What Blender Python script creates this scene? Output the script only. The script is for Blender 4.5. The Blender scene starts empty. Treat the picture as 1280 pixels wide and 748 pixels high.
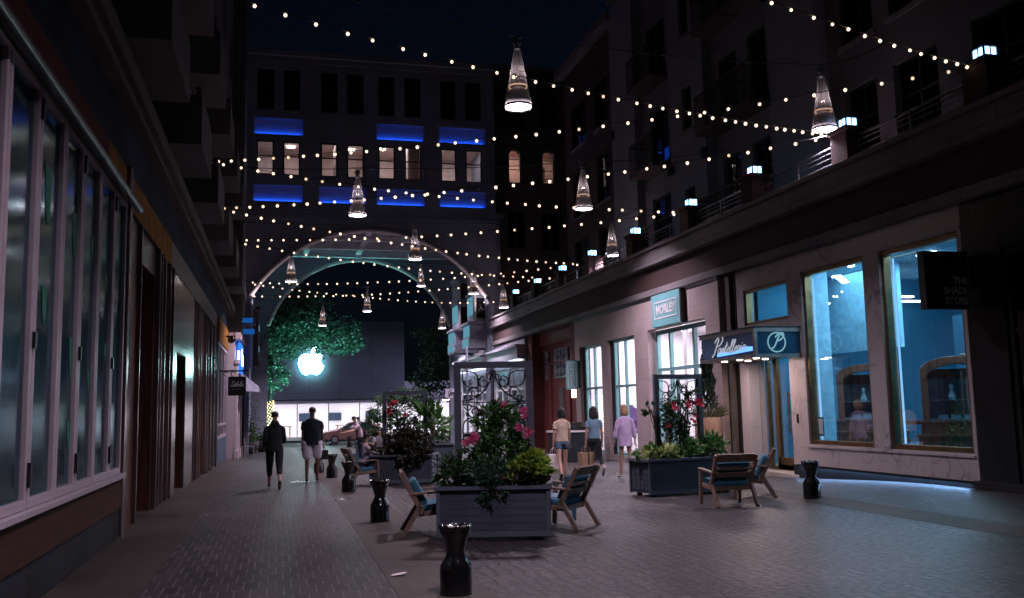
import bpy, math, random, bmesh
from mathutils import Vector, Matrix
random.seed(7)
C = bpy.context.scene.collection
PI = math.pi
sc = bpy.context.scene

# ------------------------------------------------------------------ helpers
def clamp(v, a=0.0, b=1.0): return max(a, min(b, v))
def smooth(t): t = clamp(t); return t*t*(3-2*t)
def gz(x, y):
    """height of the street: falls away gently past 20 m, rises towards the near right shopfronts"""
    return -0.0125*(clamp(y, 20, 60)-20) + 0.24*smooth((20.5-y)/7.0)*smooth((x-8.2)/2.6)

class MB:
    """collects shapes in world coordinates, then links them as ONE mesh object"""
    def __init__(s): s.v = []; s.f = []; s.m = []; s.cur = 0
    def quad(s, *p):
        i = len(s.v); s.v += [tuple(q) for q in p]; s.f.append(tuple(range(i, i+len(p)))); s.m.append(s.cur)
    def box(s, x0, x1, y0, y1, z0, z1):
        i = len(s.v)
        s.v += [(x0,y0,z0),(x1,y0,z0),(x1,y1,z0),(x0,y1,z0),(x0,y0,z1),(x1,y0,z1),(x1,y1,z1),(x0,y1,z1)]
        for f in ((0,3,2,1),(4,5,6,7),(0,1,5,4),(1,2,6,5),(2,3,7,6),(3,0,4,7)):
            s.f.append(tuple(i+k for k in f)); s.m.append(s.cur)
    def obox(s, c, ax, ay, az):
        """box from centre and three half-axis vectors"""
        c, ax, ay, az = Vector(c), Vector(ax), Vector(ay), Vector(az); i = len(s.v)
        for k in ((-1,-1,-1),(1,-1,-1),(1,1,-1),(-1,1,-1),(-1,-1,1),(1,-1,1),(1,1,1),(-1,1,1)):
            s.v.append(tuple(c+ax*k[0]+ay*k[1]+az*k[2]))
        for f in ((0,3,2,1),(4,5,6,7),(0,1,5,4),(1,2,6,5),(2,3,7,6),(3,0,4,7)):
            s.f.append(tuple(i+k for k in f)); s.m.append(s.cur)
    def bar(s, a, b, w, t, up=(0,0,1)):
        """rectangular bar from a to b, half sizes w (sideways) and t (along up)"""
        a, b = Vector(a), Vector(b); d = b-a; u = Vector(up); side = d.cross(u)
        if side.length < 1e-6: side = d.cross(Vector((1,0,0)))
        side.normalize(); n = side.cross(d).normalized()
        s.obox((a+b)/2, d/2, side*w, n*t)
    def loft(s, pts, rad, n=10, caps=True, ell=None):
        """tube through pts; rad = radius or list; ell = (kx, ky) flattening of a level ring"""
        pts = [Vector(p) for p in pts]; k = len(pts)
        if not hasattr(rad, '__len__'): rad = [rad]*k
        i0 = len(s.v); prev = None
        for j, p in enumerate(pts):
            d = (pts[min(j+1,k-1)]-pts[max(j-1,0)])
            d = d.normalized() if d.length > 1e-9 else Vector((0,0,1))
            if prev is None:
                u = d.cross(Vector((0,1,0)));
                if u.length < .05: u = d.cross(Vector((1,0,0)))
            else: u = prev - d*prev.dot(d)
            u.normalize(); w = d.cross(u); prev = u
            r = rad[j]; rx, ry = (r if hasattr(r,'__len__') else (r,r))
            for q in range(n):
                a = 2*PI*q/n; s.v.append(tuple(p+u*math.cos(a)*rx+w*math.sin(a)*ry))
        for j in range(k-1):
            for q in range(n):
                a = i0+j*n+q; b = i0+j*n+(q+1)%n
                s.f.append((a, b, b+n, a+n)); s.m.append(s.cur)
        if caps:
            s.f.append(tuple(i0+q for q in reversed(range(n)))); s.m.append(s.cur)
            s.f.append(tuple(i0+(k-1)*n+q for q in range(n))); s.m.append(s.cur)
    def rings(s, rr, n=14, caps=(True,True)):
        """level elliptical rings (cx,cy,z,rx,ry)"""
        i0 = len(s.v); k = len(rr)
        for (cx,cy,z,rx,ry) in rr:
            for q in range(n):
                a = 2*PI*q/n; s.v.append((cx+rx*math.cos(a), cy+ry*math.sin(a), z))
        for j in range(k-1):
            for q in range(n):
                a = i0+j*n+q; b = i0+j*n+(q+1)%n
                s.f.append((a,b,b+n,a+n)); s.m.append(s.cur)
        if caps[0]: s.f.append(tuple(i0+q for q in reversed(range(n)))); s.m.append(s.cur)
        if caps[1]: s.f.append(tuple(i0+(k-1)*n+q for q in range(n))); s.m.append(s.cur)
    def lathe(s, prof, c=(0,0,0), n=24, caps=(True,True)):
        s.rings([(c[0],c[1],c[2]+z,r,r) for r, z in prof], n, caps)
    def ball(s, c, r, n=10, m=6, sq=(1,1,1)):
        s.rings([(c[0],c[1],c[2]-r*sq[2]*math.cos(PI*(j+.02)/(m+.04)),r*sq[0]*math.sin(PI*(j+.02)/(m+.04)),r*sq[1]*math.sin(PI*(j+.02)/(m+.04))) for j in range(m+1)], n)
    def prism(s, poly, axis, a0, a1):
        """closed polygon (u,v) extruded along axis 0 (u=y,v=z), 1 (u=x,v=z) or 2 (u=x,v=y)"""
        f = {0: lambda u,v,a:(a,u,v), 1: lambda u,v,a:(u,a,v), 2: lambda u,v,a:(u,v,a)}[axis]
        i = len(s.v); n = len(poly)
        s.v += [f(u,v,a0) for u,v in poly]+[f(u,v,a1) for u,v in poly]
        s.f.append(tuple(i+q for q in range(n))); s.m.append(s.cur)
        s.f.append(tuple(i+n+q for q in reversed(range(n)))); s.m.append(s.cur)
        for q in range(n):
            r = (q+1)%n; s.f.append((i+q,i+n+q,i+n+r,i+r)); s.m.append(s.cur)
    def leaf(s, p, L, w, d=None, fold=.25):
        p = Vector(p)
        d = Vector(d) if d else Vector((random.gauss(0,1),random.gauss(0,1),random.gauss(.2,.8)))
        d.normalize(); u = d.cross(Vector((random.gauss(0,1),random.gauss(0,1),random.gauss(0,1))))
        if u.length < 1e-3: u = d.orthogonal()
        u.normalize(); n = d.cross(u); i = len(s.v)
        droop = n*(-L*.12)
        s.v += [tuple(p), tuple(p+d*L*.5+u*w+n*w*fold), tuple(p+d*L+droop), tuple(p+d*L*.5-u*w+n*w*fold), tuple(p+d*L*.55)]
        for f in ((i,i+1,i+4),(i+1,i+2,i+4),(i+2,i+3,i+4),(i+3,i,i+4)): s.f.append(f); s.m.append(s.cur)
    def xf(s, M):
        s.v = [tuple(M @ Vector(p)) for p in s.v]; return s
    def build(s, name, mat=None, parent=None, sm=False, bevel=0):
        me = bpy.data.meshes.new(name)
        o = bpy.data.objects.new(name, me); C.objects.link(o)
        off = Vector((0,0,0)); q = parent
        while q is not None: off += q.location; q = q.parent
        if parent is None and s.v:
            xs, ys, zs = zip(*s.v); off = Vector(((min(xs)+max(xs))/2,(min(ys)+max(ys))/2,min(zs))); o.location = off
        me.from_pydata([tuple(Vector(p)-off) for p in s.v], [], s.f)
        bm = bmesh.new(); bm.from_mesh(me); bmesh.ops.recalc_face_normals(bm, faces=bm.faces); bm.to_mesh(me); bm.free()
        for m in (mat if isinstance(mat,(list,tuple)) else [mat]):
            if m: me.materials.append(m)
        if isinstance(mat,(list,tuple)): me.polygons.foreach_set('material_index', s.m)
        if sm: me.polygons.foreach_set('use_smooth', [True]*len(me.polygons))
        if parent: o.parent = parent
        if bevel:
            b = o.modifiers.new('bevel','BEVEL'); b.width = bevel; b.segments = 2; b.limit_method = 'ANGLE'
        return o

def tag(o, label=None, cat=None, group=None, kind=None):
    if label: o['label'] = label
    if cat: o['category'] = cat
    if group: o['group'] = group
    if kind: o['kind'] = kind
    return o
def thing(name, label, cat, loc=(0,0,0), group=None, rz=0):
    o = bpy.data.objects.new(name, None); C.objects.link(o); o.empty_display_size = .1
    o.location = loc; o.rotation_euler.z = rz
    return tag(o, label, cat, group)
def copy_tree(o, parent=None):
    c = o.copy(); C.objects.link(c)
    if parent: c.parent = parent
    for ch in o.children: copy_tree(ch, c)
    return c
def alight(par, x, y, z, sx, sy, e, col, aim=None, name='area_light'):
    li = bpy.data.lights.new(name,'AREA'); li.shape = 'RECTANGLE'; li.size = sx; li.size_y = sy; li.energy = e; li.color = col
    o = bpy.data.objects.new(name, li); C.objects.link(o); o.parent = par
    off = Vector((0,0,0)); q = par
    while q is not None: off += q.location; q = q.parent
    o.location = Vector((x,y,z))-off
    if aim: o.rotation_euler = Vector(aim).to_track_quat('-Z','Y').to_euler()
def cells(u0, u1, v0, v1, ops):
    us = sorted({u0,u1,*[u for o in ops for u in o[:2] if u0<u<u1]})
    for a, b in zip(us, us[1:]):
        m = (a+b)/2; cut = sorted((o[2],o[3]) for o in ops if o[0]<m<o[1]); z = v0
        for c0, c1 in cut:
            if c0 > z+1e-6: yield a, b, z, c0
            z = max(z, c1)
        if z < v1-1e-6: yield a, b, z, v1
def wall_x(mb, xa, xb, y0, y1, z0, z1, ops):
    for a,b,c,d in cells(y0,y1,z0,z1,ops): mb.box(xa,xb,a,b,c,d)
def wall_y(mb, ya, yb, x0, x1, z0, z1, ops):
    for a,b,c,d in cells(x0,x1,z0,z1,ops): mb.box(a,b,ya,yb,c,d)
def frame_x(mb, xa, xb, y0, y1, z0, z1, t, mull=(), bars=()):
    """frame lying in a plane of constant x"""
    mb.box(xa,xb,y0,y0+t,z0,z1); mb.box(xa,xb,y1-t,y1,z0,z1)
    mb.box(xa,xb,y0+t,y1-t,z0,z0+t); mb.box(xa,xb,y0+t,y1-t,z1-t,z1)
    for y in mull: mb.box(xa+.004,xb-.004,y-t*.4,y+t*.4,z0+t,z1-t)
    for z in bars: mb.box(xa+.008,xb-.008,y0+t,y1-t,z-t*.4,z+t*.4)
def frame_y(mb, ya, yb, x0, x1, z0, z1, t, mull=(), bars=()):
    mb.box(x0,x0+t,ya,yb,z0,z1); mb.box(x1-t,x1,ya,yb,z0,z1)
    mb.box(x0+t,x1-t,ya,yb,z0,z0+t); mb.box(x0+t,x1-t,ya,yb,z1-t,z1)
    for x in mull: mb.box(x-t*.4,x+t*.4,ya+.004,yb-.004,z0+t,z1-t)
    for z in bars: mb.box(x0+t,x1-t,ya+.008,yb-.008,z-t*.4,z+t*.4)

# ------------------------------------------------------------------ materials
def nt(name):
    m = bpy.data.materials.new(name); m.use_nodes = True; t = m.node_tree; t.nodes.clear()
    out = t.nodes.new('ShaderNodeOutputMaterial'); return m, t, out
def lk(t, a, b): t.links.new(a, b)
def MAT(name, col, rough=.6, metal=0.0, var=.2, scale=5.0, bump=0.0, bscale=None, spec=.5, stretch=(1,1,1), coat=0.0, det=5):
    m, t, out = nt(name); p = t.nodes.new('ShaderNodeBsdfPrincipled')
    tc = t.nodes.new('ShaderNodeTexCoord'); mp = t.nodes.new('ShaderNodeMapping'); mp.inputs['Scale'].default_value = stretch
    lk(t, tc.outputs['Object'], mp.inputs['Vector'])
    nz = t.nodes.new('ShaderNodeTexNoise'); nz.inputs['Scale'].default_value = scale; nz.inputs['Detail'].default_value = det
    lk(t, mp.outputs[0], nz.inputs['Vector'])
    r = t.nodes.new('ShaderNodeValToRGB'); e = r.color_ramp.elements
    e[0].position = .28; e[1].position = .72
    e[0].color = (*[c*(1-var) for c in col], 1); e[1].color = (*[min(1,c*(1+var)) for c in col], 1)
    lk(t, nz.outputs['Fac'], r.inputs['Fac']); lk(t, r.outputs[0], p.inputs['Base Color'])
    p.inputs['Roughness'].default_value = rough; p.inputs['Metallic'].default_value = metal
    p.inputs['Specular IOR Level'].default_value = spec; p.inputs['Coat Weight'].default_value = coat; p.inputs['Coat Roughness'].default_value = .08
    ma = t.nodes.new('ShaderNodeMath'); ma.operation = 'MULTIPLY_ADD'; lk(t, nz.outputs['Fac'], ma.inputs[0])
    ma.inputs[1].default_value = .25; ma.inputs[2].default_value = max(0, rough-.12); lk(t, ma.outputs[0], p.inputs['Roughness'])
    if bump:
        n2 = t.nodes.new('ShaderNodeTexNoise'); n2.inputs['Scale'].default_value = bscale or scale*4; n2.inputs['Detail'].default_value = 6
        lk(t, mp.outputs[0], n2.inputs['Vector'])
        b = t.nodes.new('ShaderNodeBump'); b.inputs['Strength'].default_value = bump; b.inputs['Distance'].default_value = .02
        lk(t, n2.outputs['Fac'], b.inputs['Height']); lk(t, b.outputs[0], p.inputs['Normal'])
    lk(t, p.outputs[0], out.inputs[0]); return m
def FOLDS(o, s=.022, sc_=.10, lv=2):
    if 'fold_noise' not in bpy.data.textures:
        t_ = bpy.data.textures.new('fold_noise','CLOUDS'); t_.noise_scale = .10; t_.noise_depth = 2
        t_ = bpy.data.textures.new('strand_noise','CLOUDS'); t_.noise_scale = .03; t_.noise_depth = 2
    m_ = o.modifiers.new('subdivide','SUBSURF'); m_.levels = lv; m_.render_levels = lv
    d_ = o.modifiers.new('folds','DISPLACE'); d_.texture = bpy.data.textures['fold_noise' if sc_ > .05 else 'strand_noise']; d_.strength = s; d_.mid_level = .5; d_.texture_coords = 'LOCAL'
    return o
def BRICK(name, c1, c2, mortar, bw, bh, plane='xy', rough=.7, bump=.4, msize=.012, offset=.5, warp=.01, stain=.35, spec=.4, rvar=.3):
    """bricks / pavers / tiles in a plane of world axes; bw, bh in metres"""
    m, t, out = nt(name); p = t.nodes.new('ShaderNodeBsdfPrincipled')
    tc = t.nodes.new('ShaderNodeNewGeometry'); sep = t.nodes.new('ShaderNodeSeparateXYZ'); cmb = t.nodes.new('ShaderNodeCombineXYZ')
    lk(t, tc.outputs['Position'], sep.inputs[0])
    a, b = {'xy':(0,1),'yx':(1,0),'yz':(1,2),'xz':(0,2)}[plane]
    lk(t, sep.outputs[a], cmb.inputs[0]); lk(t, sep.outputs[b], cmb.inputs[1])
    nz = t.nodes.new('ShaderNodeTexNoise'); nz.inputs['Scale'].default_value = 2.2; lk(t, cmb.outputs[0], nz.inputs['Vector'])
    sub = t.nodes.new('ShaderNodeVectorMath'); sub.operation = 'SUBTRACT'; sub.inputs[1].default_value = (.5,.5,.5); lk(t, nz.outputs['Color'], sub.inputs[0])
    sc_ = t.nodes.new('ShaderNodeVectorMath'); sc_.operation = 'SCALE'; sc_.inputs['Scale'].default_value = warp*4; lk(t, sub.outputs[0], sc_.inputs[0])
    add = t.nodes.new('ShaderNodeVectorMath'); add.operation = 'ADD'; lk(t, cmb.outputs[0], add.inputs[0]); lk(t, sc_.outputs[0], add.inputs[1])
    br = t.nodes.new('ShaderNodeTexBrick'); lk(t, add.outputs[0], br.inputs['Vector']); br.offset = offset
    br.inputs['Scale'].default_value = 1; br.inputs['Brick Width'].default_value = bw; br.inputs['Row Height'].default_value = bh
    br.inputs['Mortar Size'].default_value = msize; br.inputs['Mortar Smooth'].default_value = .25; br.inputs['Bias'].default_value = 0
    br.inputs['Color1'].default_value = (*c1,1); br.inputs['Color2'].default_value = (*c2,1); br.inputs['Mortar'].default_value = (*mortar,1)
    n2 = t.nodes.new('ShaderNodeTexNoise'); n2.inputs['Scale'].default_value = .55; n2.inputs['Detail'].default_value = 7; n2.inputs['Roughness'].default_value = .65; lk(t, cmb.outputs[0], n2.inputs['Vector'])
    rp = t.nodes.new('ShaderNodeValToRGB'); rp.color_ramp.elements[0].position = .35; rp.color_ramp.elements[1].position = .7
    rp.color_ramp.elements[0].color = (1-stain,)*3+(1,); rp.color_ramp.elements[1].color = (1+stain*.4,)*3+(1,)
    lk(t, n2.outputs['Fac'], rp.inputs[0])
    mx = t.nodes.new('ShaderNodeMix'); mx.data_type = 'RGBA'; mx.blend_type = 'MULTIPLY'; mx.inputs[0].default_value = 1
    lk(t, br.outputs['Color'], mx.inputs[6]); lk(t, rp.outputs[0], mx.inputs[7]); lk(t, mx.outputs[2], p.inputs['Base Color'])
    n3 = t.nodes.new('ShaderNodeTexNoise'); n3.inputs['Scale'].default_value = 14; n3.inputs['Detail'].default_value = 5; lk(t, cmb.outputs[0], n3.inputs['Vector'])
    ma = t.nodes.new('ShaderNodeMath'); ma.operation = 'MULTIPLY_ADD'; lk(t, n3.outputs['Fac'], ma.inputs[0]); ma.inputs[1].default_value = rvar; ma.inputs[2].default_value = rough-rvar*.5
    lk(t, ma.outputs[0], p.inputs['Roughness']); p.inputs['Specular IOR Level'].default_value = spec
    inv = t.nodes.new('ShaderNodeMath'); inv.operation = 'MULTIPLY_ADD'; inv.inputs[1].default_value = -1; lk(t, br.outputs['Fac'], inv.inputs[0])
    s3 = t.nodes.new('ShaderNodeMath'); s3.operation = 'MULTIPLY'; s3.inputs[1].default_value = .45; lk(t, n3.outputs['Fac'], s3.inputs[0]); lk(t, s3.outputs[0], inv.inputs[2])
    bp = t.nodes.new('ShaderNodeBump'); bp.inputs['Strength'].default_value = bump; bp.inputs['Distance'].default_value = .02
    lk(t, inv.outputs[0], bp.inputs['Height']); lk(t, bp.outputs[0], p.inputs['Normal'])
    lk(t, p.outputs[0], out.inputs[0]); return m
def GLASS(name, tint=(.9,.95,1), rough=.0, refl=.04, wav=0.0, gain=1.0, wscale=(1,6,.6), gcol=(1,1,1)):
    m, t, out = nt(name); lw = t.nodes.new('ShaderNodeLayerWeight'); lw.inputs['Blend'].default_value = .5
    pw = t.nodes.new('ShaderNodeMath'); pw.operation = 'POWER'; pw.inputs[1].default_value = 4; lk(t, lw.outputs['Facing'], pw.inputs[0])
    ma = t.nodes.new('ShaderNodeMath'); ma.operation = 'MULTIPLY_ADD'; ma.inputs[1].default_value = gain*(1-refl); ma.inputs[2].default_value = refl; lk(t, pw.outputs[0], ma.inputs[0])
    tr = t.nodes.new('ShaderNodeBsdfTransparent'); tr.inputs[0].default_value = (*tint,1)
    gl = t.nodes.new('ShaderNodeBsdfGlossy'); gl.inputs['Roughness'].default_value = rough; gl.inputs['Color'].default_value = (*gcol,1)
    if wav:
        tc = t.nodes.new('ShaderNodeTexCoord'); mp = t.nodes.new('ShaderNodeMapping'); mp.inputs['Scale'].default_value = wscale; lk(t, tc.outputs['Object'], mp.inputs[0])
        nz = t.nodes.new('ShaderNodeTexNoise'); nz.inputs['Scale'].default_value = 1.0; nz.inputs['Detail'].default_value = 2; lk(t, mp.outputs[0], nz.inputs['Vector'])
        bp = t.nodes.new('ShaderNodeBump'); bp.inputs['Strength'].default_value = wav; bp.inputs['Distance'].default_value = .02; lk(t, nz.outputs['Fac'], bp.inputs['Height']); lk(t, bp.outputs[0], gl.inputs['Normal'])
    mx = t.nodes.new('ShaderNodeMixShader'); lk(t, ma.outputs[0], mx.inputs[0]); lk(t, tr.outputs[0], mx.inputs[1]); lk(t, gl.outputs[0], mx.inputs[2])
    lk(t, mx.outputs[0], out.inputs[0]); return m
def EMIT(name, col, s):
    m, t, out = nt(name); e = t.nodes.new('ShaderNodeEmission'); e.inputs[0].default_value = (*col,1); e.inputs[1].default_value = s
    lk(t, e.outputs[0], out.inputs[0]); return m
def LEAF(name, c1, c2, rough=.45):
    m, t, out = nt(name); p = t.nodes.new('ShaderNodeBsdfPrincipled'); g = t.nodes.new('ShaderNodeNewGeometry')
    r = t.nodes.new('ShaderNodeValToRGB'); r.color_ramp.elements[0].color = (*c1,1); r.color_ramp.elements[1].color = (*c2,1)
    lk(t, g.outputs['Random Per Island'], r.inputs[0]); lk(t, r.outputs[0], p.inputs['Base Color']); p.inputs['Roughness'].default_value = rough
    tl = t.nodes.new('ShaderNodeBsdfTranslucent'); lk(t, r.outputs[0], tl.inputs[0])
    mx = t.nodes.new('ShaderNodeMixShader'); mx.inputs[0].default_value = .3; lk(t, p.outputs[0], mx.inputs[1]); lk(t, tl.outputs[0], mx.inputs[2])
    lk(t, mx.outputs[0], out.inputs[0]); return m
def COBBLE(name, scale=8.5):
    m, t, out = nt(name); p = t.nodes.new('ShaderNodeBsdfPrincipled'); g = t.nodes.new('ShaderNodeNewGeometry')
    mp = t.nodes.new('ShaderNodeMapping'); mp.inputs['Scale'].default_value = (1.25,.8,0); lk(t, g.outputs['Position'], mp.inputs[0])
    def vor(feat):
        v = t.nodes.new('ShaderNodeTexVoronoi'); v.feature = feat; v.inputs['Scale'].default_value = scale; v.inputs['Randomness'].default_value = .8; lk(t, mp.outputs[0], v.inputs['Vector']); return v
    ve, vc = vor('DISTANCE_TO_EDGE'), vor('F1')
    mr = t.nodes.new('ShaderNodeMapRange'); mr.inputs['From Max'].default_value = .16; lk(t, ve.outputs['Distance'], mr.inputs[0])
    sep = t.nodes.new('ShaderNodeSeparateColor'); lk(t, vc.outputs['Color'], sep.inputs[0])
    r = t.nodes.new('ShaderNodeValToRGB'); r.color_ramp.elements[0].color = (.026,.022,.025,1); r.color_ramp.elements[1].color = (.062,.047,.047,1); lk(t, sep.outputs[0], r.inputs[0])
    mx = t.nodes.new('ShaderNodeMix'); mx.data_type = 'RGBA'; lk(t, mr.outputs[0], mx.inputs[0]); mx.inputs[6].default_value = (.020,.017,.019,1); lk(t, r.outputs[0], mx.inputs[7])
    n2 = t.nodes.new('ShaderNodeTexNoise'); n2.inputs['Scale'].default_value = .5; n2.inputs['Detail'].default_value = 8; n2.inputs['Roughness'].default_value = .7; lk(t, g.outputs['Position'], n2.inputs['Vector'])
    rp = t.nodes.new('ShaderNodeValToRGB'); rp.color_ramp.elements[0].position = .36; rp.color_ramp.elements[1].position = .66; rp.color_ramp.elements[0].color = (.5,.5,.5,1); rp.color_ramp.elements[1].color = (1.25,1.2,1.2,1); lk(t, n2.outputs['Fac'], rp.inputs[0])
    m2 = t.nodes.new('ShaderNodeMix'); m2.data_type = 'RGBA'; m2.blend_type = 'MULTIPLY'; m2.inputs[0].default_value = 1; lk(t, mx.outputs[2], m2.inputs[6]); lk(t, rp.outputs[0], m2.inputs[7]); lk(t, m2.outputs[2], p.inputs['Base Color'])
    n3 = t.nodes.new('ShaderNodeTexNoise'); n3.inputs['Scale'].default_value = 11; n3.inputs['Detail'].default_value = 8; n3.inputs['Roughness'].default_value = .65; lk(t, g.outputs['Position'], n3.inputs['Vector'])
    mh = t.nodes.new('ShaderNodeMath'); mh.operation = 'MULTIPLY'; mh.inputs[1].default_value = 1.0; lk(t, mr.outputs[0], mh.inputs[0])
    ad = t.nodes.new('ShaderNodeMath'); ad.operation = 'MULTIPLY_ADD'; lk(t, n3.outputs['Fac'], ad.inputs[0]); ad.inputs[1].default_value = 1.8; lk(t, mh.outputs[0], ad.inputs[2])
    a2 = t.nodes.new('ShaderNodeMath'); a2.operation = 'MULTIPLY_ADD'; lk(t, sep.outputs[1], a2.inputs[0]); a2.inputs[1].default_value = .5; lk(t, ad.outputs[0], a2.inputs[2])
    bp = t.nodes.new('ShaderNodeBump'); bp.inputs['Strength'].default_value = 1; bp.inputs['Distance'].default_value = .028; lk(t, a2.outputs[0], bp.inputs['Height']); lk(t, bp.outputs[0], p.inputs['Normal'])
    ro = t.nodes.new('ShaderNodeMath'); ro.operation = 'MULTIPLY_ADD'; lk(t, n3.outputs['Fac'], ro.inputs[0]); ro.inputs[1].default_value = .5; ro.inputs[2].default_value = .16; lk(t, ro.outputs[0], p.inputs['Roughness'])
    p.inputs['Specular IOR Level'].default_value = .75; lk(t, p.outputs[0], out.inputs[0]); return m
def MARBLE(name):
    m, t, out = nt(name); p = t.nodes.new('ShaderNodeBsdfPrincipled'); tc = t.nodes.new('ShaderNodeNewGeometry')
    nz = t.nodes.new('ShaderNodeTexNoise'); nz.inputs['Scale'].default_value = 1.4; nz.inputs['Detail'].default_value = 9; nz.inputs['Distortion'].default_value = 1.6; lk(t, tc.outputs['Position'], nz.inputs['Vector'])
    a = t.nodes.new('ShaderNodeMath'); a.operation = 'SUBTRACT'; a.inputs[1].default_value = .5; lk(t, nz.outputs['Fac'], a.inputs[0])
    b = t.nodes.new('ShaderNodeMath'); b.operation = 'ABSOLUTE'; lk(t, a.outputs[0], b.inputs[0])
    r = t.nodes.new('ShaderNodeValToRGB'); e = r.color_ramp.elements; e[0].position = 0; e[0].color = (.2,.17,.18,1); e[1].position = .022; e[1].color = (.48,.43,.43,1)
    x = e.new(.2); x.color = (.56,.5,.49,1); lk(t, b.outputs[0], r.inputs[0])
    n2 = t.nodes.new('ShaderNodeTexNoise'); n2.inputs['Scale'].default_value = .9; lk(t, tc.outputs['Position'], n2.inputs['Vector'])
    r2 = t.nodes.new('ShaderNodeValToRGB'); r2.color_ramp.elements[0].position = .42; r2.color_ramp.elements[1].position = .6; lk(t, n2.outputs['Fac'], r2.inputs[0])
    mx = t.nodes.new('ShaderNodeMix'); mx.data_type = 'RGBA'; lk(t, r2.outputs[0], mx.inputs[0]); mx.inputs[6].default_value = (.54,.48,.47,1); lk(t, r.outputs[0], mx.inputs[7])
    lk(t, mx.outputs[2], p.inputs['Base Color']); p.inputs['Roughness'].default_value = .28
    lk(t, p.outputs[0], out.inputs[0]); return m

pavers = BRICK('paver_brick', (.062,.05,.054), (.03,.026,.03), (.12,.105,.105), .155, .42, 'xy', .5, 1.0, .011, warp=.004, stain=.4, spec=.5)
cobbles = BRICK('cobble', (.085,.063,.062), (.026,.021,.024), (.014,.012,.013), .19, .14, 'yx', .42, 1.0, .016, warp=.05, stain=.72, spec=.8, rvar=.55)
pavers_r = BRICK('paver_right', (.075,.062,.066), (.042,.037,.042), (.10,.09,.09), .36, .17, 'yx', .45, .9, .010, warp=.004, stain=.35)
concrete_tan = BRICK('tan_concrete', (.066,.050,.041), (.055,.043,.036), (.018,.015,.014), 1.6, 3.2, 'yx', .6, .35, .014, warp=.002, stain=.5)
asphalt = MAT('asphalt', (.045,.043,.045), .7, var=.25, scale=2, bump=.3, bscale=60)
dark_ground = MAT('ground_base', (.06,.055,.055), .8, var=.2)
brick_red = BRICK('red_brick', (.22,.055,.045), (.16,.04,.035), (.16,.10,.09), .22, .075, 'yz', .75, .5, .01)
brick_dark = BRICK('dark_brick', (.10,.05,.045), (.075,.04,.036), (.07,.05,.045), .22, .075, 'yz', .8, .5, .01)
brick_wing = BRICK('wing_brick', (.15,.10,.11), (.12,.085,.09), (.12,.10,.10), .22, .075, 'xz', .8, .5, .01)
red_paint = MAT('red_stucco', (.27,.07,.06), .65, var=.12, scale=2, bump=.1)
limestone = BRICK('limestone', (.50,.40,.39), (.46,.37,.36), (.33,.26,.25), 1.1, .62, 'yz', .6, .2, .006, warp=.001, stain=.2)
marble = MARBLE('pink_marble')
stone_band = BRICK('stone_band', (.225,.198,.205), (.195,.172,.18), (.09,.08,.08), 2.1, 3.0, 'yz', .65, .3, .012, warp=.001, stain=.35)
fascia_m = MAT('brown_fascia', (.055,.028,.027), .8, var=.2, scale=2)
stucco = MAT('stucco_grey', (.18,.185,.215), .85, var=.15, scale=.8, bump=.15, bscale=20)
stucco_pale = MAT('stucco_pale', (.25,.255,.295), .85, var=.12, scale=.8, bump=.15, bscale=20)
stucco_dark = MAT('stucco_dark', (.10,.09,.095), .85, var=.15, scale=.8)
arch_stone = MAT('arch_stone', (.22,.235,.30), .75, var=.15, scale=.7, bump=.15)
trim_pale = MAT('pale_trim', (.62,.55,.55), .5, var=.1)
rim_trim = MAT('arch_rim', (.72,.62,.64), .45, var=.06)  # plain pale trim of the arch rim, without emission
wood_dark = MAT('dark_wood', (.10,.036,.024), .34, var=.5, scale=3, stretch=(6,6,.4), bump=.12, spec=.6, coat=.3)
wood_red = MAT('red_wood', (.06,.026,.019), .75, var=.4, scale=4, stretch=(5,.6,5), bump=.1, spec=.15)
fin_metal = MAT('fin_metal', (.26,.20,.195), .2, metal=.75, var=.25, scale=4, stretch=(4,4,.3))
fin_panel = MAT('fin_panel', (.26,.20,.19), .2, metal=.6, var=.35, scale=2.5, stretch=(5,5,.35), bump=.06)
slate = BRICK('slate_tile', (.034,.038,.046), (.018,.021,.027), (.006,.007,.008), .9, .42, 'yz', .6, .5, .012, warp=.001, spec=.15)
slate_blue = BRICK('slate_blue', (.04,.062,.095), (.028,.045,.07), (.012,.016,.022), 2.0, .43, 'yz', .8, .3, .012, warp=.001, stain=.5, spec=.1)
sign_red = MAT('sign_redbrown', (.15,.05,.045), .85, var=.15, spec=.1)
sign_ochre = MAT('sign_ochre', (.34,.16,.035), .85, var=.35, scale=2.5, det=8, spec=.1)
white_frame = MAT('white_frame', (.48,.40,.45), .4, var=.08, bump=.05)
steel_dark = MAT('dark_steel', (.03,.03,.035), .35, metal=.6, var=.2)
black_gloss = MAT('black_gloss', (.006,.006,.007), .17, var=.2, coat=.6)
black_matt = MAT('black_matt', (.012,.012,.013), .5, var=.2)
black_panel = MAT('black_panel', (.018,.019,.022), .22, var=.2, scale=1, spec=.5)
bronze = MAT('bronze', (.26,.17,.085), .32, metal=.85, var=.2)
brass = MAT('brass', (.62,.45,.22), .22, metal=1, var=.1)
teal_paint = MAT('teal_paint', (.16,.36,.37), .4, var=.08)
teal_sign = MAT('teal_sign', (.17,.43,.45), .45, var=.06)
white_paint = MAT('white_paint', (.75,.72,.74), .5, var=.06)
shop_white = MAT('shop_white', (.8,.77,.8), .7, var=.05)
shop_floor = MAT('shop_floor', (.35,.3,.28), .3, var=.2)
shop_teal = MAT('shop_teal', (.022,.20,.35), .7, var=.12, scale=.8)
shop_teal_dark = MAT('shop_teal_dark', (.015,.10,.18), .7, var=.12, scale=.8)
cab_wood = MAT('cabinet_wood', (.17,.065,.038), .28, var=.4, scale=3, stretch=(4,4,.5), coat=.4)
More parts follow.
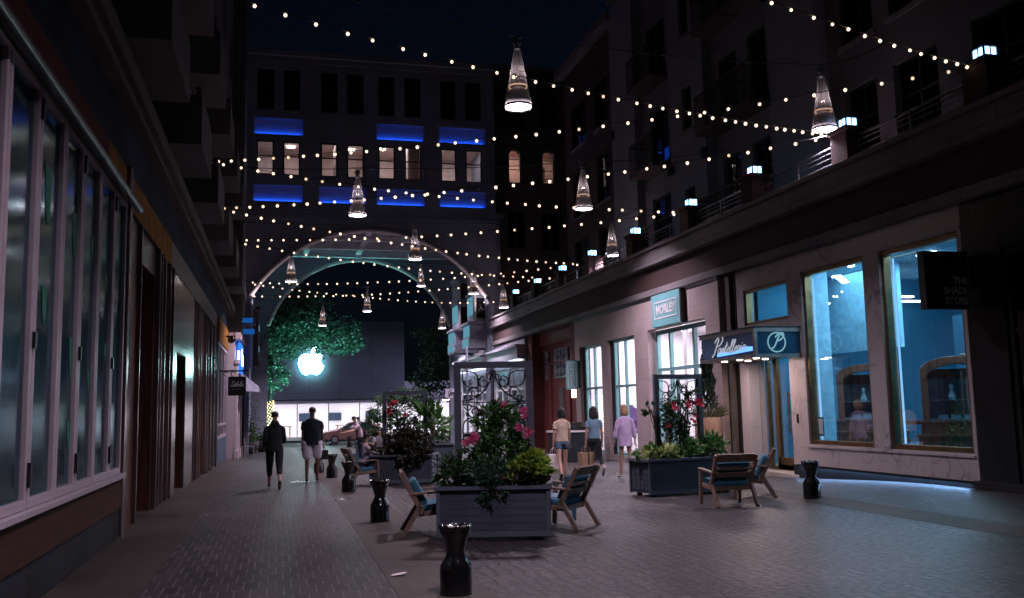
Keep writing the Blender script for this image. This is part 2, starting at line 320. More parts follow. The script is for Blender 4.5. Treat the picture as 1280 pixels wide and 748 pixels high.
planter_m = MAT('planter_grey', (.055,.068,.092), .5, var=.15, scale=3, bump=.1)
planter_groove = MAT('planter_trim', (.085,.10,.135), .5, var=.15)
scroll_m = MAT('wrought_iron', (.012,.014,.02), .4, metal=.4, var=.2)
teak = MAT('weathered_teak', (.20,.135,.10), .55, var=.35, scale=5, stretch=(3,3,3), bump=.15)
cushion_m = MAT('blue_cushion', (.035,.14,.21), .85, var=.2, scale=8, bump=.2, bscale=90)
towel_m = MAT('striped_throw', (.36,.38,.42), .9, var=.25, scale=8, bump=.3, bscale=60)
soil = MAT('soil', (.03,.022,.016), .95, var=.3, bump=.5)
pot_m = BRICK('pot_mosaic', (.52,.33,.22), (.45,.28,.19), (.34,.22,.16), .06, .06, 'xz', .4, .3, .006, offset=0)
glass_clear = GLASS('clear_glass', (.93,.96,.98), 0.0, .03)
glass_shop = GLASS('shop_glass', (.88,.95,.98), 0.0, .09, gain=.9)
glass_left = GLASS('folding_glass', (.35,.6,.65), .13, .03, wav=.07, gain=.75, gcol=(.75,.95,1), wscale=(1,3.5,.25))
glass_dark = GLASS('dark_glass', (.28,.32,.36), .02, .05, wav=.04)
def LAMPGLASS():
    m, t, out = nt('lamp_glass'); lw = t.nodes.new('ShaderNodeLayerWeight'); lw.inputs['Blend'].default_value = .5
    pw = t.nodes.new('ShaderNodeMath'); pw.operation = 'POWER'; pw.inputs[1].default_value = 2.2; lk(t, lw.outputs['Facing'], pw.inputs[0])
    ma = t.nodes.new('ShaderNodeMath'); ma.operation = 'MULTIPLY_ADD'; ma.inputs[1].default_value = .6; ma.inputs[2].default_value = .16; lk(t, pw.outputs[0], ma.inputs[0])
    tr = t.nodes.new('ShaderNodeBsdfTransparent'); tr.inputs[0].default_value = (.95,.92,.94,1)
    gl = t.nodes.new('ShaderNodeBsdfGlossy'); gl.inputs['Roughness'].default_value = .12
    df = t.nodes.new('ShaderNodeBsdfTranslucent'); df.inputs[0].default_value = (.9,.84,.88,1)
    m2 = t.nodes.new('ShaderNodeMixShader'); m2.inputs[0].default_value = .6; lk(t, gl.outputs[0], m2.inputs[1]); lk(t, df.outputs[0], m2.inputs[2])
    mx = t.nodes.new('ShaderNodeMixShader'); lk(t, ma.outputs[0], mx.inputs[0]); lk(t, tr.outputs[0], mx.inputs[1]); lk(t, m2.outputs[0], mx.inputs[2])
    lk(t, mx.outputs[0], out.inputs[0]); return m
glass_lamp = LAMPGLASS()
bulb_m = EMIT('bulb_glow', (1,.70,.48), 2.4)
bulb_dim = EMIT('bulb_dim', (1,.66,.42), 1.3)
bulb_dead = MAT('bulb_dead', (.5,.45,.4), .2)
lens_m = EMIT('lamp_lens', (1,.86,.93), 20)
lampring_m = EMIT('lamp_ring', (1,.62,.42), .6)
frost_m = MAT('lamp_frost', (.55,.46,.48), .5, var=.05)
pier_glow = EMIT('pier_glow', (.24,.56,1), 7)
blue_led = EMIT('blue_led', (.05,.22,1), 5)
strip_led = EMIT('window_led', (.30,.62,1), 1.3)
warm_lamp = EMIT('warm_lamp', (1,.62,.38), 14)
room_lamp = EMIT('room_lamp', (1,.88,.85), 12)
logo_m = EMIT('logo_glow', (.55,1,.97), 30)
teal_glow = EMIT('teal_glow_surface', (.22,.58,.75), .5)  # glow puts teal light into the bay faces; also small lit windows
white_win = EMIT('white_lit_sign', (.75,.8,1), 2.2)
screen_blue = EMIT('blue_screen', (.03,.18,.9), 1.5)
green_leaf = LEAF('leaf_green', (.03,.10,.025), (.10,.24,.06))
dark_leaf = LEAF('leaf_dark', (.018,.055,.024), (.06,.13,.05))
fern_leaf = LEAF('leaf_fern', (.022,.075,.045), (.06,.15,.08))
lime_leaf = LEAF('leaf_lime', (.12,.22,.02), (.28,.38,.05))
purple_leaf = LEAF('leaf_purple', (.02,.02,.014), (.05,.045,.02))
stripe_leaf = LEAF('leaf_striped', (.14,.22,.05), (.42,.45,.18))
tree_leaf = LEAF('leaf_tree', (.035,.07,.045), (.11,.17,.11))
grass_leaf = LEAF('leaf_grass', (.06,.08,.03), (.14,.15,.07))
pink_petal = LEAF('petal_pink', (.55,.05,.17), (.75,.12,.30))
red_petal = LEAF('petal_red', (.45,.02,.05), (.6,.05,.10))
bark = MAT('bark', (.07,.05,.04), .9, var=.4, scale=6, stretch=(4,4,.6), bump=.6)
skin_a = MAT('skin_fair', (.50,.29,.21), .5, var=.06)
skin_b = MAT('skin_brown', (.16,.085,.06), .5, var=.06)
hair_black = MAT('hair_black', (.012,.010,.010), .45, var=.4, scale=20, stretch=(6,6,.6), bump=.4, bscale=40)
hair_blond = MAT('hair_blond', (.48,.30,.17), .5, var=.35, scale=16, stretch=(6,6,.6), bump=.4, bscale=40)
eye_m = MAT('eye', (.7,.7,.7), .2, var=.02)
lip_m = MAT('lips', (.35,.12,.10), .5, var=.05)
def cloth(n, c): return MAT(n, c, .9, var=.15, scale=6, bump=.35, bscale=9)
cl_black = cloth('cloth_black', (.012,.016,.02)); cl_navy = cloth('cloth_navy', (.012,.02,.034)); cl_white = cloth('cloth_white', (.76,.72,.82))
cl_cream = cloth('cloth_cream', (.62,.48,.36)); cl_blue = cloth('cloth_blue', (.20,.34,.45)); cl_lilac = cloth('cloth_lilac', (.62,.47,.72))
cl_denim = cloth('cloth_denim', (.10,.16,.24)); cl_red = cloth('cloth_red', (.45,.03,.05)); cl_pink = cloth('cloth_pink', (.62,.48,.56)); cl_grey = cloth('cloth_grey', (.22,.20,.22))
shoe_w = MAT('shoe_white', (.7,.66,.68), .6); shoe_d = MAT('shoe_dark', (.02,.022,.025), .6); shoe_teal = MAT('shoe_teal', (.03,.08,.08), .6)
paper_w = MAT('paper_white', (.72,.62,.62), .7, var=.05); paper_k = MAT('paper_kraft', (.36,.23,.14), .8, var=.1)
# ------------------------------------------------------------------ text helpers
MX_WEST = Matrix(((0,0,-1,0),(-1,0,0,0),(0,1,0,0),(0,0,0,1)))     # writing on a wall that faces -x
MX_SOUTH = Matrix(((1,0,0,0),(0,0,-1,0),(0,1,0,0),(0,0,0,1)))     # writing on a board that faces -y
MX_EAST = Matrix(((0,0,1,0),(1,0,0,0),(0,1,0,0),(0,0,0,1)))
def text_obj(name, body, size, mat, parent, pos, mx, sx=1.0, rot=0.0, ext=.006, bold=0.0, align='CENTER'):
    cu = bpy.data.curves.new(name, 'FONT'); cu.body = body; cu.size = size; cu.extrude = ext; cu.offset = bold
    cu.align_x = align; cu.align_y = 'CENTER'; cu.resolution_u = 3
    o = bpy.data.objects.new('tmp_text', cu); C.objects.link(o); bpy.context.view_layer.update()
    me = bpy.data.meshes.new_from_object(o.evaluated_get(bpy.context.evaluated_depsgraph_get()))
    bpy.data.objects.remove(o); bpy.data.curves.remove(cu)
    M4 = Matrix.Translation(pos) @ mx @ Matrix.Rotation(rot,4,'Z') @ Matrix.Diagonal((sx,1,1,1))
    off = Vector((0,0,0)); q = parent
    while q is not None: off += q.location; q = q.parent
    me.transform(Matrix.Translation(-off) @ M4); me.materials.clear(); me.materials.append(mat)
    o = bpy.data.objects.new(name, me); C.objects.link(o); o.parent = parent; return o
# cursive strokes in a unit em: x grows right, x-height .45
GL = {'P': ([[(.05,-.12),(.0,-.05),(.12,.05),(.22,.55),(.28,.9)],[(-.02,.72),(.1,.92),(.34,1.04),(.56,.98),(.6,.76),(.44,.54),(.22,.48)]], .52),
 'G': ([[(.5,.85),(.3,1.0),(.08,.7),(.05,.3),(.22,.05),(.45,.2),(.48,.45),(.3,.42)],[(.48,.45),(.42,-.1),(.2,-.2)]], .6),
 'D': ([[(.15,.95),(.1,.05),(.05,.0)],[(-.02,.85),(.3,.98),(.6,.6),(.45,.15),(.1,.02),(.65,.05)]], .66),
 'a': ([[(.3,.38),(.15,.45),(.03,.22),(.1,.02),(.27,.2),(.32,.42),(.3,.05),(.42,.08)]], .42),
 'o': ([[(.2,.42),(.05,.3),(.06,.06),(.22,.03),(.32,.22),(.22,.42),(.42,.36)]], .42),
 'n': ([[(0,.1),(.06,.42),(.05,.0),(.2,.42),(.28,.38),(.27,.05),(.4,.1)]], .4),
 't': ([[(.0,.1),(.14,.85),(.08,.1),(.14,.0),(.3,.12)],[(-.02,.52),(.28,.58)]], .28),
 'e': ([[(.0,.12),(.26,.3),(.2,.45),(.06,.3),(.08,.05),(.2,.02),(.36,.16)]], .35),
 'l': ([[(.0,.1),(.2,.8),(.14,.98),(.06,.7),(.08,.06),(.16,.0),(.28,.12)]], .27),
 'r': ([[(.0,.1),(.1,.46),(.24,.38),(.2,.06),(.34,.1)]], .33),
 'i': ([[(.0,.1),(.1,.42),(.08,.04),(.24,.1)],[(.13,.6),(.15,.63)]], .23),
 'j': ([[(.0,.2),(.14,.42),(.1,-.3),(-.06,-.35),(.02,-.1),(.25,.1)]], .25)}
def script_mb(word, em, w=.018, slant=.25):
    mb = MB(); x = 0
    for ch in word:
        st, adv = GL[ch]
        for s in st:
            pts = [Vector((x+(p[0]+slant*p[1])*em, p[1]*em, 0)) for p in s]
            cr = []
            for i in range(len(pts)-1):
                p0, p1, p2, p3 = pts[max(i-1,0)], pts[i], pts[i+1], pts[min(i+2,len(pts)-1)]
                for k in range(4):
                    t = k/4; cr.append(.5*((2*p1)+(p2-p0)*t+(2*p0-5*p1+4*p2-p3)*t*t+(3*p1-p0-3*p2+p3)*t**3))
            cr.append(pts[-1]); mb.loft(cr, w*em, 5)
        x += adv*em*.92
    return mb, x

# ------------------------------------------------------------------ the ground
def sheet(name, x0, x1, y0, y1, dz, mat, nx=6, ny=40):
    mb = MB()
    for i in range(nx+1):
        for j in range(ny+1):
            x = x0+(x1-x0)*i/nx; y = y0+(y1-y0)*j/ny; mb.v.append((x, y, gz(x,y)+dz))
    for i in range(nx):
        for j in range(ny):
            a = i*(ny+1)+j; mb.f.append((a, a+ny+1, a+ny+2, a+1)); mb.m.append(0)
    return tag(mb.build(name, mat, sm=True), kind='structure')
# base sheet out to the horizon
mb = MB()
xs = [-400,-60,-20,-6,0,4,8.2,8.6,9,9.4,9.8,10.2,10.6,10.8,14,30,80,400]; ys = [-80,-20,0,8,12,13,14,15,16,17,18,19,20,21,25,30,40,50,60,70,90,140,500]
mb.v = [(x,y,gz(x,y)-.03) for x in xs for y in ys]
for i in range(len(xs)-1):
    for j in range(len(ys)-1):
        a = i*len(ys)+j; mb.f.append((a,a+len(ys),a+len(ys)+1,a+1)); mb.m.append(0)
tag(mb.build('ground', dark_ground), kind='structure')
sheet('pavement', -1.27, 1.10, -4, 61, .0, pavers, 4, 90)
sheet('concrete_strip', -2.6, -1.27, -4, 61, .003, concrete_tan, 3, 90)
sheet('kerb_strip', 1.10, 1.98, -4, 61, .004, concrete_tan, 2, 90)
sheet('street', 1.98, 8.72, -4, 61, .0, cobbles, 12, 90)
sheet('concrete_strip', 8.72, 9.2, -4, 61, .004, concrete_tan, 3, 120)
sheet('pavement', 9.2, 12.2, -4, 61, .0, pavers_r, 10, 120)
sheet('road', -60, 60, 61, 70, .002, asphalt, 6, 6)
mb = MB(); mb.box(-60,60,70,70.3,-.7,-.36); tag(mb.build('kerb', concrete_tan, bevel=.02), kind='structure')
mb = MB(); mb.box(-60,60,70.3,79.6,-.7,-.37); tag(mb.build('pavement', concrete_tan), kind='structure')
# utility covers in the left pavement
def cover(x, y, r, label):
    t = thing('manhole_cover', label, 'manhole cover', (x,y,gz(x,y)), 'covers let into the pavement')
    m = MB(); m.lathe([(r*.97,.005),(r*.97,.009),(r*.9,.011),(r*.9,.008),(.001,.008)], (x,y,gz(x,y)), 24); m.build('lid', MAT('cover_steel',(.3,.28,.28),.28,metal=.8), t, True)
cover(1.25, 18.6, .22, 'round metal cover shining in the tan strip near the black bollards')
cover(.55, 24.6, .26, 'round metal cover lying by the feet of the walking men')

# ------------------------------------------------------------------ LEFT SIDE
lb = thing('left_building', 'long dark building with concrete balconies above the left brick path', 'building', (-2.2,20,0))
XL = -2.2
m = MB()
wall_x(m, -2.5, XL, -6, 36.1, -.5, 4.86, [(5.2,14.35,.90,4.85),(15.0,36.0,-.6,4.85)])
m.box(-2.46,XL+.004,-6,14.5,-.6,.42); m.build('base_wall', slate, lb)
m = MB(); m.box(-2.4,XL+.035,-6,14.42,.42,.84); m.build('wood_panel', wood_red, lb)
m = MB(); m.box(-2.4,XL+.09,-6,14.45,.842,.905); m.build('window_sill', white_frame, lb, bevel=.006)
m = MB(); m.box(-3,XL-.02,-6,13.0,4.862,5.42); m.build('sign_band', sign_red, lb)
m = MB(); m.box(-3,XL-.019,13.0,20.6,4.862,5.42); m.build('sign_band', sign_ochre, lb)
m = MB(); m.box(-3,XL-.018,20.6,36,4.862,5.42); m.build('sign_band', MAT('sign_brown',(.05,.028,.02),.4), lb)
m = MB(); m.box(-3,XL-.03,-6,44,5.424,6.28); m.build('upper_band', slate_blue, lb)
m = MB(); m.loft([(XL+.16,-6,4.80),(XL+.16,14.6,4.80)], .055, 10); m.box(XL-.02,XL+.1,-6,14.6,4.84,4.90); m.build('awning_rail', steel_dark, lb, True)
m = MB(); m.box(-3,XL+.28,-6,44,6.28,6.55); m.box(-3,XL+.18,-6,44,6.16,6.278); m.build('cornice', MAT('cornice_grey',(.15,.13,.125),.8,var=.15,scale=1.5,spec=.2), lb, bevel=.02)
m = MB()
wall_x(m, -3.2, XL, -6, 44, 6.55, 24, [(y,y+1.5,z,z+2.1) for y in [b+.4 for b in range(-4,42,5)] for z in (7.2,10.4,13.6,16.8)])
m.box(-3.2,-1.62,44.0,47.9,4.9,24); m.build('upper_wall', stucco_dark, lb)
for y in [b+.4 for b in range(-4,42,5)]:
    for z in (7.2,10.4):
        m = MB(); frame_x(m,-2.45,-2.4,y,y+1.5,z,z+2.1,.06,[y+.75]); w = m.build('window', black_matt, lb)
        m = MB(); m.box(-2.44,-2.43,y+.06,y+1.44,z+.06,z+2.04); m.build('pane', glass_dark, w)
m = MB(); m.box(-8,-3.3,-6,44,6.6,24); m.build('core', black_matt, lb)
bal = MAT('balcony_concrete', (.12,.11,.115), .8, var=.12, scale=1.2)
for i, y in enumerate((7.6,12.6,17.6,22.6,27.6,32.6,37.6)):
    for z in (6.72,9.9):
        m = MB(); m.box(XL-.02,-1.42,y,y+2.6,z,z+.16); m.box(-1.55,-1.42,y,y+2.6,z+.16,z+.95); m.box(XL-.02,-1.55,y,y+.12,z+.16,z+.95); m.box(XL-.02,-1.55,y+2.48,y+2.6,z+.16,z+.95)
        b = m.build('balcony', bal, lb)
        m = MB(); m.box(-1.54,-1.44,y,y+2.6,z+1.06,z+1.1)
        for q in range(4): m.box(-1.51,-1.47,y+.1+q*.79,y+.14+q*.79,z+.95,z+1.06)
        m.build('handrail', steel_dark, b)
# folding windows
fw = thing('folding_window', 'long run of white framed folding windows with dark glass on the left wall', 'window', (XL,10,.9))
bounds = [5.2,6.15,7.2,8.15,9.2,10.25,11.2,12.25,13.3,14.3]
for i,(a,b) in enumerate(zip(bounds,bounds[1:])):
    m = MB(); t = .085
    frame_x(m, XL-.06, XL+.03, a+.012, b-.012, .91, 4.845, t); f = m.build('sash', white_frame, fw, bevel=.006)
    m = MB(); m.box(XL-.025, XL-.015, a+t+.012, b-t-.012, .99, 4.765); m.build('pane', glass_left, f)
    if i % 2:
        m = MB(); m.box(XL+.03,XL+.06,b-.035,b+.03,1.1,1.32); m.box(XL+.03,XL+.06,b-.035,b+.03,2.35,2.5); m.box(XL+.03,XL+.06,b-.035,b+.03,4.5,4.7); m.build('hinge', steel_dark, f)
# green lettering and brushed streaks stuck on the panes
greens = MAT('green_vinyl', (.0,.22,.13), .5, var=.1)
m = MB()
for (y,z0,z1,w) in ((9.72,3.6,4.2,.13),(11.0,3.45,4.0,.12),(12.0,3.6,3.95,.07),(11.0,2.1,2.6,.10),(12.0,2.0,2.3,.08),(13.0,3.3,3.6,.07),(13.05,2.4,2.7,.06),(9.72,2.6,3.0,.10),(11.0,1.35,1.7,.09)):
    m.prism([(y-w,z1),(y+w,z1-.04),(y+w*.9,z0+.1),(y+w*.2,z0),(y-w*.5,z0+.15)],0,XL-.012,XL-.009)
m.build('window_lettering', greens, fw)
m = MB(); m.box(-7,-6.9,-6,14.6,0,4.84); m.box(-7,XL-.1,14.6,14.7,0,4.84); m.box(-7,XL-.1,-6,-5.9,0,4.84); m.box(-7,XL-.28,-6,14.6,.3,.36); m.box(-7,XL-.28,-6,14.6,4.80,4.84)
m.build('room_lining', MAT('bar_room', (.10,.13,.15), .8), fw)
m = MB()
for k in range(8):
    y = 5+k*1.25; m.box(-4.6,-3.9,y,y+.9,.36,1.15); m.box(-6.6,-6.4,y,y+.8,1.5,2.6)
m.build('bar_furniture', MAT('bar_furn', (.06,.05,.05), .4), fw)
alight(fw,-6.0,11.5,3.2,.3,4,45,(.10,.75,.85),(-.6,0,-1)); alight(fw,-4.6,9.5,4.7,1.5,4,10,(.15,.7,.9))  # teal room lights added to stand in for reflected teal in the panes
# wooden front with fins
wf = thing('timber_front', 'dark timber shopfront with upright metal fins and recessed doorways', 'shopfront', (XL,25,0))
m = MB(); wall_x(m, -2.75, -2.26, 14.75, 36.1, -.5, 4.86, [(16.2,18.2,-.6,4.3),(22.0,24.1,-.6,3.12),(29.0,30.2,-.6,3.1)]); m.build('timber_wall', wood_dark, wf)
m = MB(); m.box(-3.3,-3.2,15.5,18.8,-.5,4.5); m.build('door', wood_red, wf)
m = MB(); m.box(-3.3,-3.2,21.5,31,-.5,4.5); m.build('door_recess', black_matt, wf)
m = MB(); m.box(-2.27,-2.215,20.9,21.98,-.3,4.85); m.box(-2.27,-2.215,24.12,26.3,-.3,4.85); m.box(-2.27,-2.215,21.98,24.12,3.14,4.85); m.build('metal_panel', fin_panel, wf)
m = MB(); m.box(-2.35,-2.15,14.47,14.66,-.5,5.45); m.build('corner_post', fin_metal, wf, bevel=.02)
for y in (16.05,18.3,18.95,19.5,20.1,20.7,26.5,27.3,27.9,28.6,30.4,31.0,31.8,32.4,33.2,34.0,34.7,35.5):
    m = MB(); w = random.choice((.04,.05,.07)); m.box(-2.33,-2.19+random.choice((0,.015,.03)),y,y+w,-.12,4.85); m.build('fin', fin_metal, wf, bevel=.012)
m = MB()
for y in (16.05,18.3,18.95,19.5,20.1,24.2,26.4,28.6,31,33): m.box(-2.32,-2.14,y-.03,y+.12,-.3,-.1)
m.build('fin_foot', steel_dark, wf)
# pale shop with blue base
ps = thing('window_shopfront', 'narrow shopfront with blue tiled base and tall white windows past the timber fins', 'shopfront', (XL,40,0))
m = MB(); wall_x(m, -2.6, XL+.02, 36.1, 42.6, -.8, 4.86, [(36.5,42.2,.75,4.45)]); m.build('wall', MAT('blue_base',(.06,.10,.16),.5,var=.2), ps)
m = MB(); m.box(-2.5,XL+.06,36.1,42.6,4.47,5.35); m.build('sign_band', sign_ochre, ps)
for a,b in ((36.5,38.4),(38.4,40.3),(40.3,42.2)):
    m = MB(); frame_x(m, XL-.08, XL+.03, a+.01, b-.01, .76, 4.44, .12, (), (1.3,)); f = m.build('window', white_frame, ps)
    m = MB(); m.box(XL-.04,XL-.03,a+.13,b-.13,.88,4.32); m.build('pane', glass_shop, f)
m = MB(); m.box(-6,-2.62,36,42.7,-.5,-.4); m.box(-6,-5.9,36,42.7,-.4,4.86); m.box(-6,-2.62,36,36.1,-.4,4.86); m.box(-6,-2.62,42.6,42.7,-.4,4.86); m.box(-6,-2.62,36.1,42.6,4.8,4.86); m.build('room', MAT('shop_pink',(.6,.5,.55),.8), ps)
m = MB(); m.box(-4.5,-3.2,37.5,41.5,4.72,4.78); m.build('ceiling_lamp', EMIT('shop_lamp_pink',(1,.75,.9),2.0), ps)
# white pilaster shop projecting into the path
ws = thing('white_shopfront', 'white classical shopfront with pilasters, blue lit sign and awning by the path end', 'shopfront', (-1.8,45,0))
XW = -1.86
m = MB(); wall_x(m, -3.5, XW, 42.65, 48.0, -.9, 5.3, [(43.6,45.2,-.9,3.6),(45.9,47.4,.2,3.6)]); m.build('wall', MAT('white_masonry',(.55,.46,.48),.6,var=.08), ws)
m = MB()
for y in (42.65,45.3,47.45): m.box(XW,XW+.14,y,y+.5,-.9,3.9); m.box(XW,XW+.2,y-.04,y+.54,-.9,.1); m.box(XW,XW+.2,y-.04,y+.54,3.9,4.1)
m.box(XW,XW+.26,42.6,48.0,5.0,5.3); m.build('pilaster', MAT('white_masonry2',(.58,.48,.50),.6,var=.08), ws, bevel=.02)
m = MB(); m.box(-6,-3.5,42.7,48,-.6,-.5); m.box(-6,-5.9,42.7,48,-.5,5); m.build('room', shop_white, ws)
m = MB(); m.box(-3.49,-3.42,43.6,47.4,3.3,3.5); m.build('ceiling_lamp', EMIT('shop_lamp_violet',(.9,.75,1),3), ws)
m = MB(); frame_x(m, XW-.1, XW-.03, 43.6,45.2,-.6,3.6,.1,(44.4,)); d = m.build('door', white_paint, ws); m = MB(); m.box(XW-.07,XW-.06,43.7,45.1,-.5,3.5); m.build('pane', glass_shop, d)
m = MB(); frame_x(m, XW-.1, XW-.03, 45.9,47.4,.2,3.6,.1); d = m.build('window', white_paint, ws); m = MB(); m.box(XW-.07,XW-.06,46.0,47.3,.3,3.5); m.build('pane', glass_shop, d)
m = MB(); m.box(XW+.1,XW+.22,43.2,46.8,3.62,4.9); sgn = m.build('sign_board', screen_blue, ws)
text_obj('lettering', 'Lu', 1.0, EMIT('sign_white',(.7,.85,1),5), ws, (XW+.24,44.9,4.25), MX_EAST, 1.6, ext=.02, bold=.03)
m = MB(); m.box(XW+.1,XW+.2,42.7,43.15,4.1,4.5); m.build('lit_panel', EMIT('sign_white_panel',(.8,.85,1),3), ws)
aw = MB()
for k in range(6):
    y0 = 44.6+k*.55
    aw.cur = k % 2; aw.quad((XW+.2,y0,3.6),(XW+.2,y0+.55,3.6),(-.85,y0+.55,2.95),(-.85,y0,2.95)); aw.quad((-.85,y0,2.95),(-.85,y0+.55,2.95),(-.83,y0+.55,2.7),(-.83,y0,2.7))
aw.cur = 0; aw.quad((XW+.2,44.6,3.6),(-.85,44.6,2.95),(-.83,44.6,2.7),(XW+.2,44.6,2.75))
aw.build('awning', [MAT('awning_pale',(.55,.52,.6),.8), MAT('awning_grey',(.20,.19,.24),.8)], ws)
# hanging sign in front of the white shop
hs = thing('hanging_sign', 'small black square sign with white script hanging from a bracket over the left path', 'sign', (-1.6,38.0,2.4))
m = MB(); m.box(-1.90,-1.22,37.95,38.02,2.42,3.17); m.build('board', black_matt, hs, bevel=.01)
m = MB(); m.box(XL,-1.15,37.96,38.01,3.36,3.42); m.box(-1.8,-1.77,37.97,38.0,3.17,3.36); m.box(-1.32,-1.29,37.97,38.0,3.17,3.36)
for x in (-1.98,-1.72): m.loft([(x+.09*math.cos(a),37.985,3.27+.08*math.sin(a)) for a in [k*.5 for k in range(11)]], .015, 5)
m.build('bracket', steel_dark, hs)
g, w = script_mb('Delola', .21, .06); g.xf(Matrix.Translation((-1.56-w/2,37.945,2.78)) @ MX_SOUTH); g.build('lettering', white_paint, hs)
m = MB(); m.box(-1.75,-1.4,37.945,37.949,2.66,2.675); m.build('small_lettering', MAT('sign_small',(.3,.3,.3),.6), hs)
cm = thing('security_camera', 'dark dome camera on the wall above the left shop window', 'camera', (-1.95,40.5,4.9))
m = MB(); m.ball((-1.92,40.6,4.82),.16,12,8); m.build('dome', black_gloss, cm, True); m = MB(); m.box(-2.2,-1.85,40.55,40.65,4.92,5.0); m.build('arm', steel_dark, cm)
bl = thing('blue_lit_box', 'blue lit bay underside high on the left building corner', 'light box', (-1.5,46,6))
bbm = EMIT('blue_box',(.02,.2,.8),.4)
m = MB(); m.box(-1.62,-1.15,44.3,44.36,5.9,6.12); m.build('lit_panel', bbm, bl)
m = MB(); m.box(-1.62,-1.1,45.3,45.36,5.45,5.7); m.build('lit_panel', bbm, bl); m = MB(); m.box(-1.64,-1.05,44.37,45.28,5.85,6.2); m.build('housing', stucco_dark, bl)

# ------------------------------------------------------------------ ARCH BUILDING
ab = thing('arch_building', 'tall building with a wide archway over the street end and blue lit window bays', 'building', (4.7,48,0))
XA0, XA1 = -1.62, 11.45
cx, hw, zs, zc = 4.735, 6.13, 7.62, 11.12; R = (hw*hw+(zc-zs)**2)/(2*(zc-zs)); cz = zc-R
def arch_z(x, cx=cx, cz=cz, R=R): return cz+math.sqrt(max(0,R*R-(x-cx)**2))
def arch_front(ya, yb, cx, hw, zs, cz, R, ztop, x0, x1):
    m = MB(); N = 36
    m.box(x0,cx-hw,ya,yb,-1.2,ztop); m.box(cx+hw,x1,ya,yb,-1.2,ztop)
    for k in range(N):
        a = cx-hw+2*hw*k/N; b = cx-hw+2*hw*(k+1)/N
        za, zb = cz+math.sqrt(max(0,R*R-(a-cx)**2)), cz+math.sqrt(max(0,R*R-(b-cx)**2))
        m.prism([(a,za),(b,zb),(b,ztop),(a,ztop)],1,ya,yb)
    return m
arch_front(48.0,48.5,cx,hw,zs,cz,R,11.7,XA0,XA1).build('arch_wall', arch_stone, ab)
WX = [(-1.16,-.3),(.17,1.03),(2.09,2.96),(3.45,4.33),(5.1,5.98),(6.51,7.4),(8.47,9.32),(9.84,10.74)]
PB = [(-1.29,1.18,16.05,16.95),(5.0,7.55,16.05,16.95),(8.38,10.92,16.05,16.95),(-1.29,1.18,12.5,13.4),(2.0,4.42,12.5,13.4),(5.0,7.55,12.5,13.4),(8.38,10.92,12.5,13.4)]
m = MB(); wall_y(m,48.0,48.5,XA0,XA1,11.7,20.3,[(a,b,13.94,15.78) for a,b in WX]+[(a,b,17.4,19.6) for a,b in WX]+PB); m.build('upper_wall', arch_stone, ab)
m = MB(); m.box(XA0-.1,XA1+.1,47.8,48.5,20.3,20.62); m.build('cornice', arch_stone, ab, bevel=.03)
m = MB(); m.box(XA0,XA1,47.92,48.0,20.0,20.298); m.build('frieze', arch_stone, ab)
m = MB(); m.box(XA0,XA1,47.93,48.0,11.62,11.86); m.build('string_course', arch_stone, ab)
for x in (XA0,1.25,4.46,7.62,10.95): m = MB(); m.box(x,x+.5 if x>XA0 else x+.3,47.93,48.0,11.9,19.98); m.build('pier', arch_stone, ab)
for (a,b) in WX:
    for z0,z1,lit in ((13.94,15.78,1),(17.4,19.6,0)):
        m = MB(); frame_y(m,48.08,48.16,a,b,z0,z1,.07,(),((z0+z1)/2+.1,)); w = m.build('window', black_matt, ab)
        m = MB(); m.box(a+.07,b-.07,48.115,48.125,z0+.07,z1-.07); m.build('pane', glass_clear if lit else glass_dark, w)
m = MB(); m.box(XA0+.1,XA1-.1,53.0,53.1,13.7,17.3); m.box(XA0+.1,XA1-.1,48.52,53.0,13.6,13.7); m.box(XA0+.1,XA1-.1,48.52,53,16.5,16.6)
for x in (1.5,4.7,8.0): m.box(x-.05,x+.05,48.52,53,13.7,16.5)
m.box(2.95,3.1,49.4,52,13.7,16.5); m.box(6.9,7.0,49.6,52.5,13.7,16.5); m.box(0.0,.12,50,53,13.7,15.9); m.build('office_room', MAT('office_wall',(.60,.50,.48),.8), ab)
m = MB()
for x,y in ((-.55,50),(.6,51.5),(2.6,50.0),(3.9,51.5),(5.6,51),(6.7,50.2),(8.8,51),(10.2,50.5)): m.box(x-.22,x+.22,y-.1,y+.1,16.4,16.47)
m.build('office_lamp', EMIT('office_lamp',(1,.80,.72),7), ab)
m = MB(); m.box(XA0+.1,XA1-.1,48.6,48.7,17.3,19.8); m.build('dark_room', black_matt, ab)
pbm = MAT('blue_panel', (.55,.56,.64), .6, var=.1)
for (a,b,z0,z1) in PB:
    m = MB(); m.box(a,b,48.32,48.4,z0,z1); w = m.build('spandrel_panel', pbm, ab)
    m = MB(); n = 26
    for k in range(n): x = a+.06+(b-a-.12)*k/n; m.box(x,x+(b-a-.12)/n*.62,48.27,48.29,z0+.052,z0+.075)
    m.build('blue_strip', blue_led, w)
    alight(ab,(a+b)/2,48.22,z0+.06,b-a-.1,.03,6.0,(.012,.10,1),(0,1,.75),'blue_light')
    m = MB(); m.box(a,b,48.02,48.30,z0-.0,z0+.05); m.build('ledge', stucco_dark, w)
for xx in (0.0,3.2,6.2,9.6): alight(ab,xx,50.8,16.38,1.6,2.2,42,(1,.84,.82))
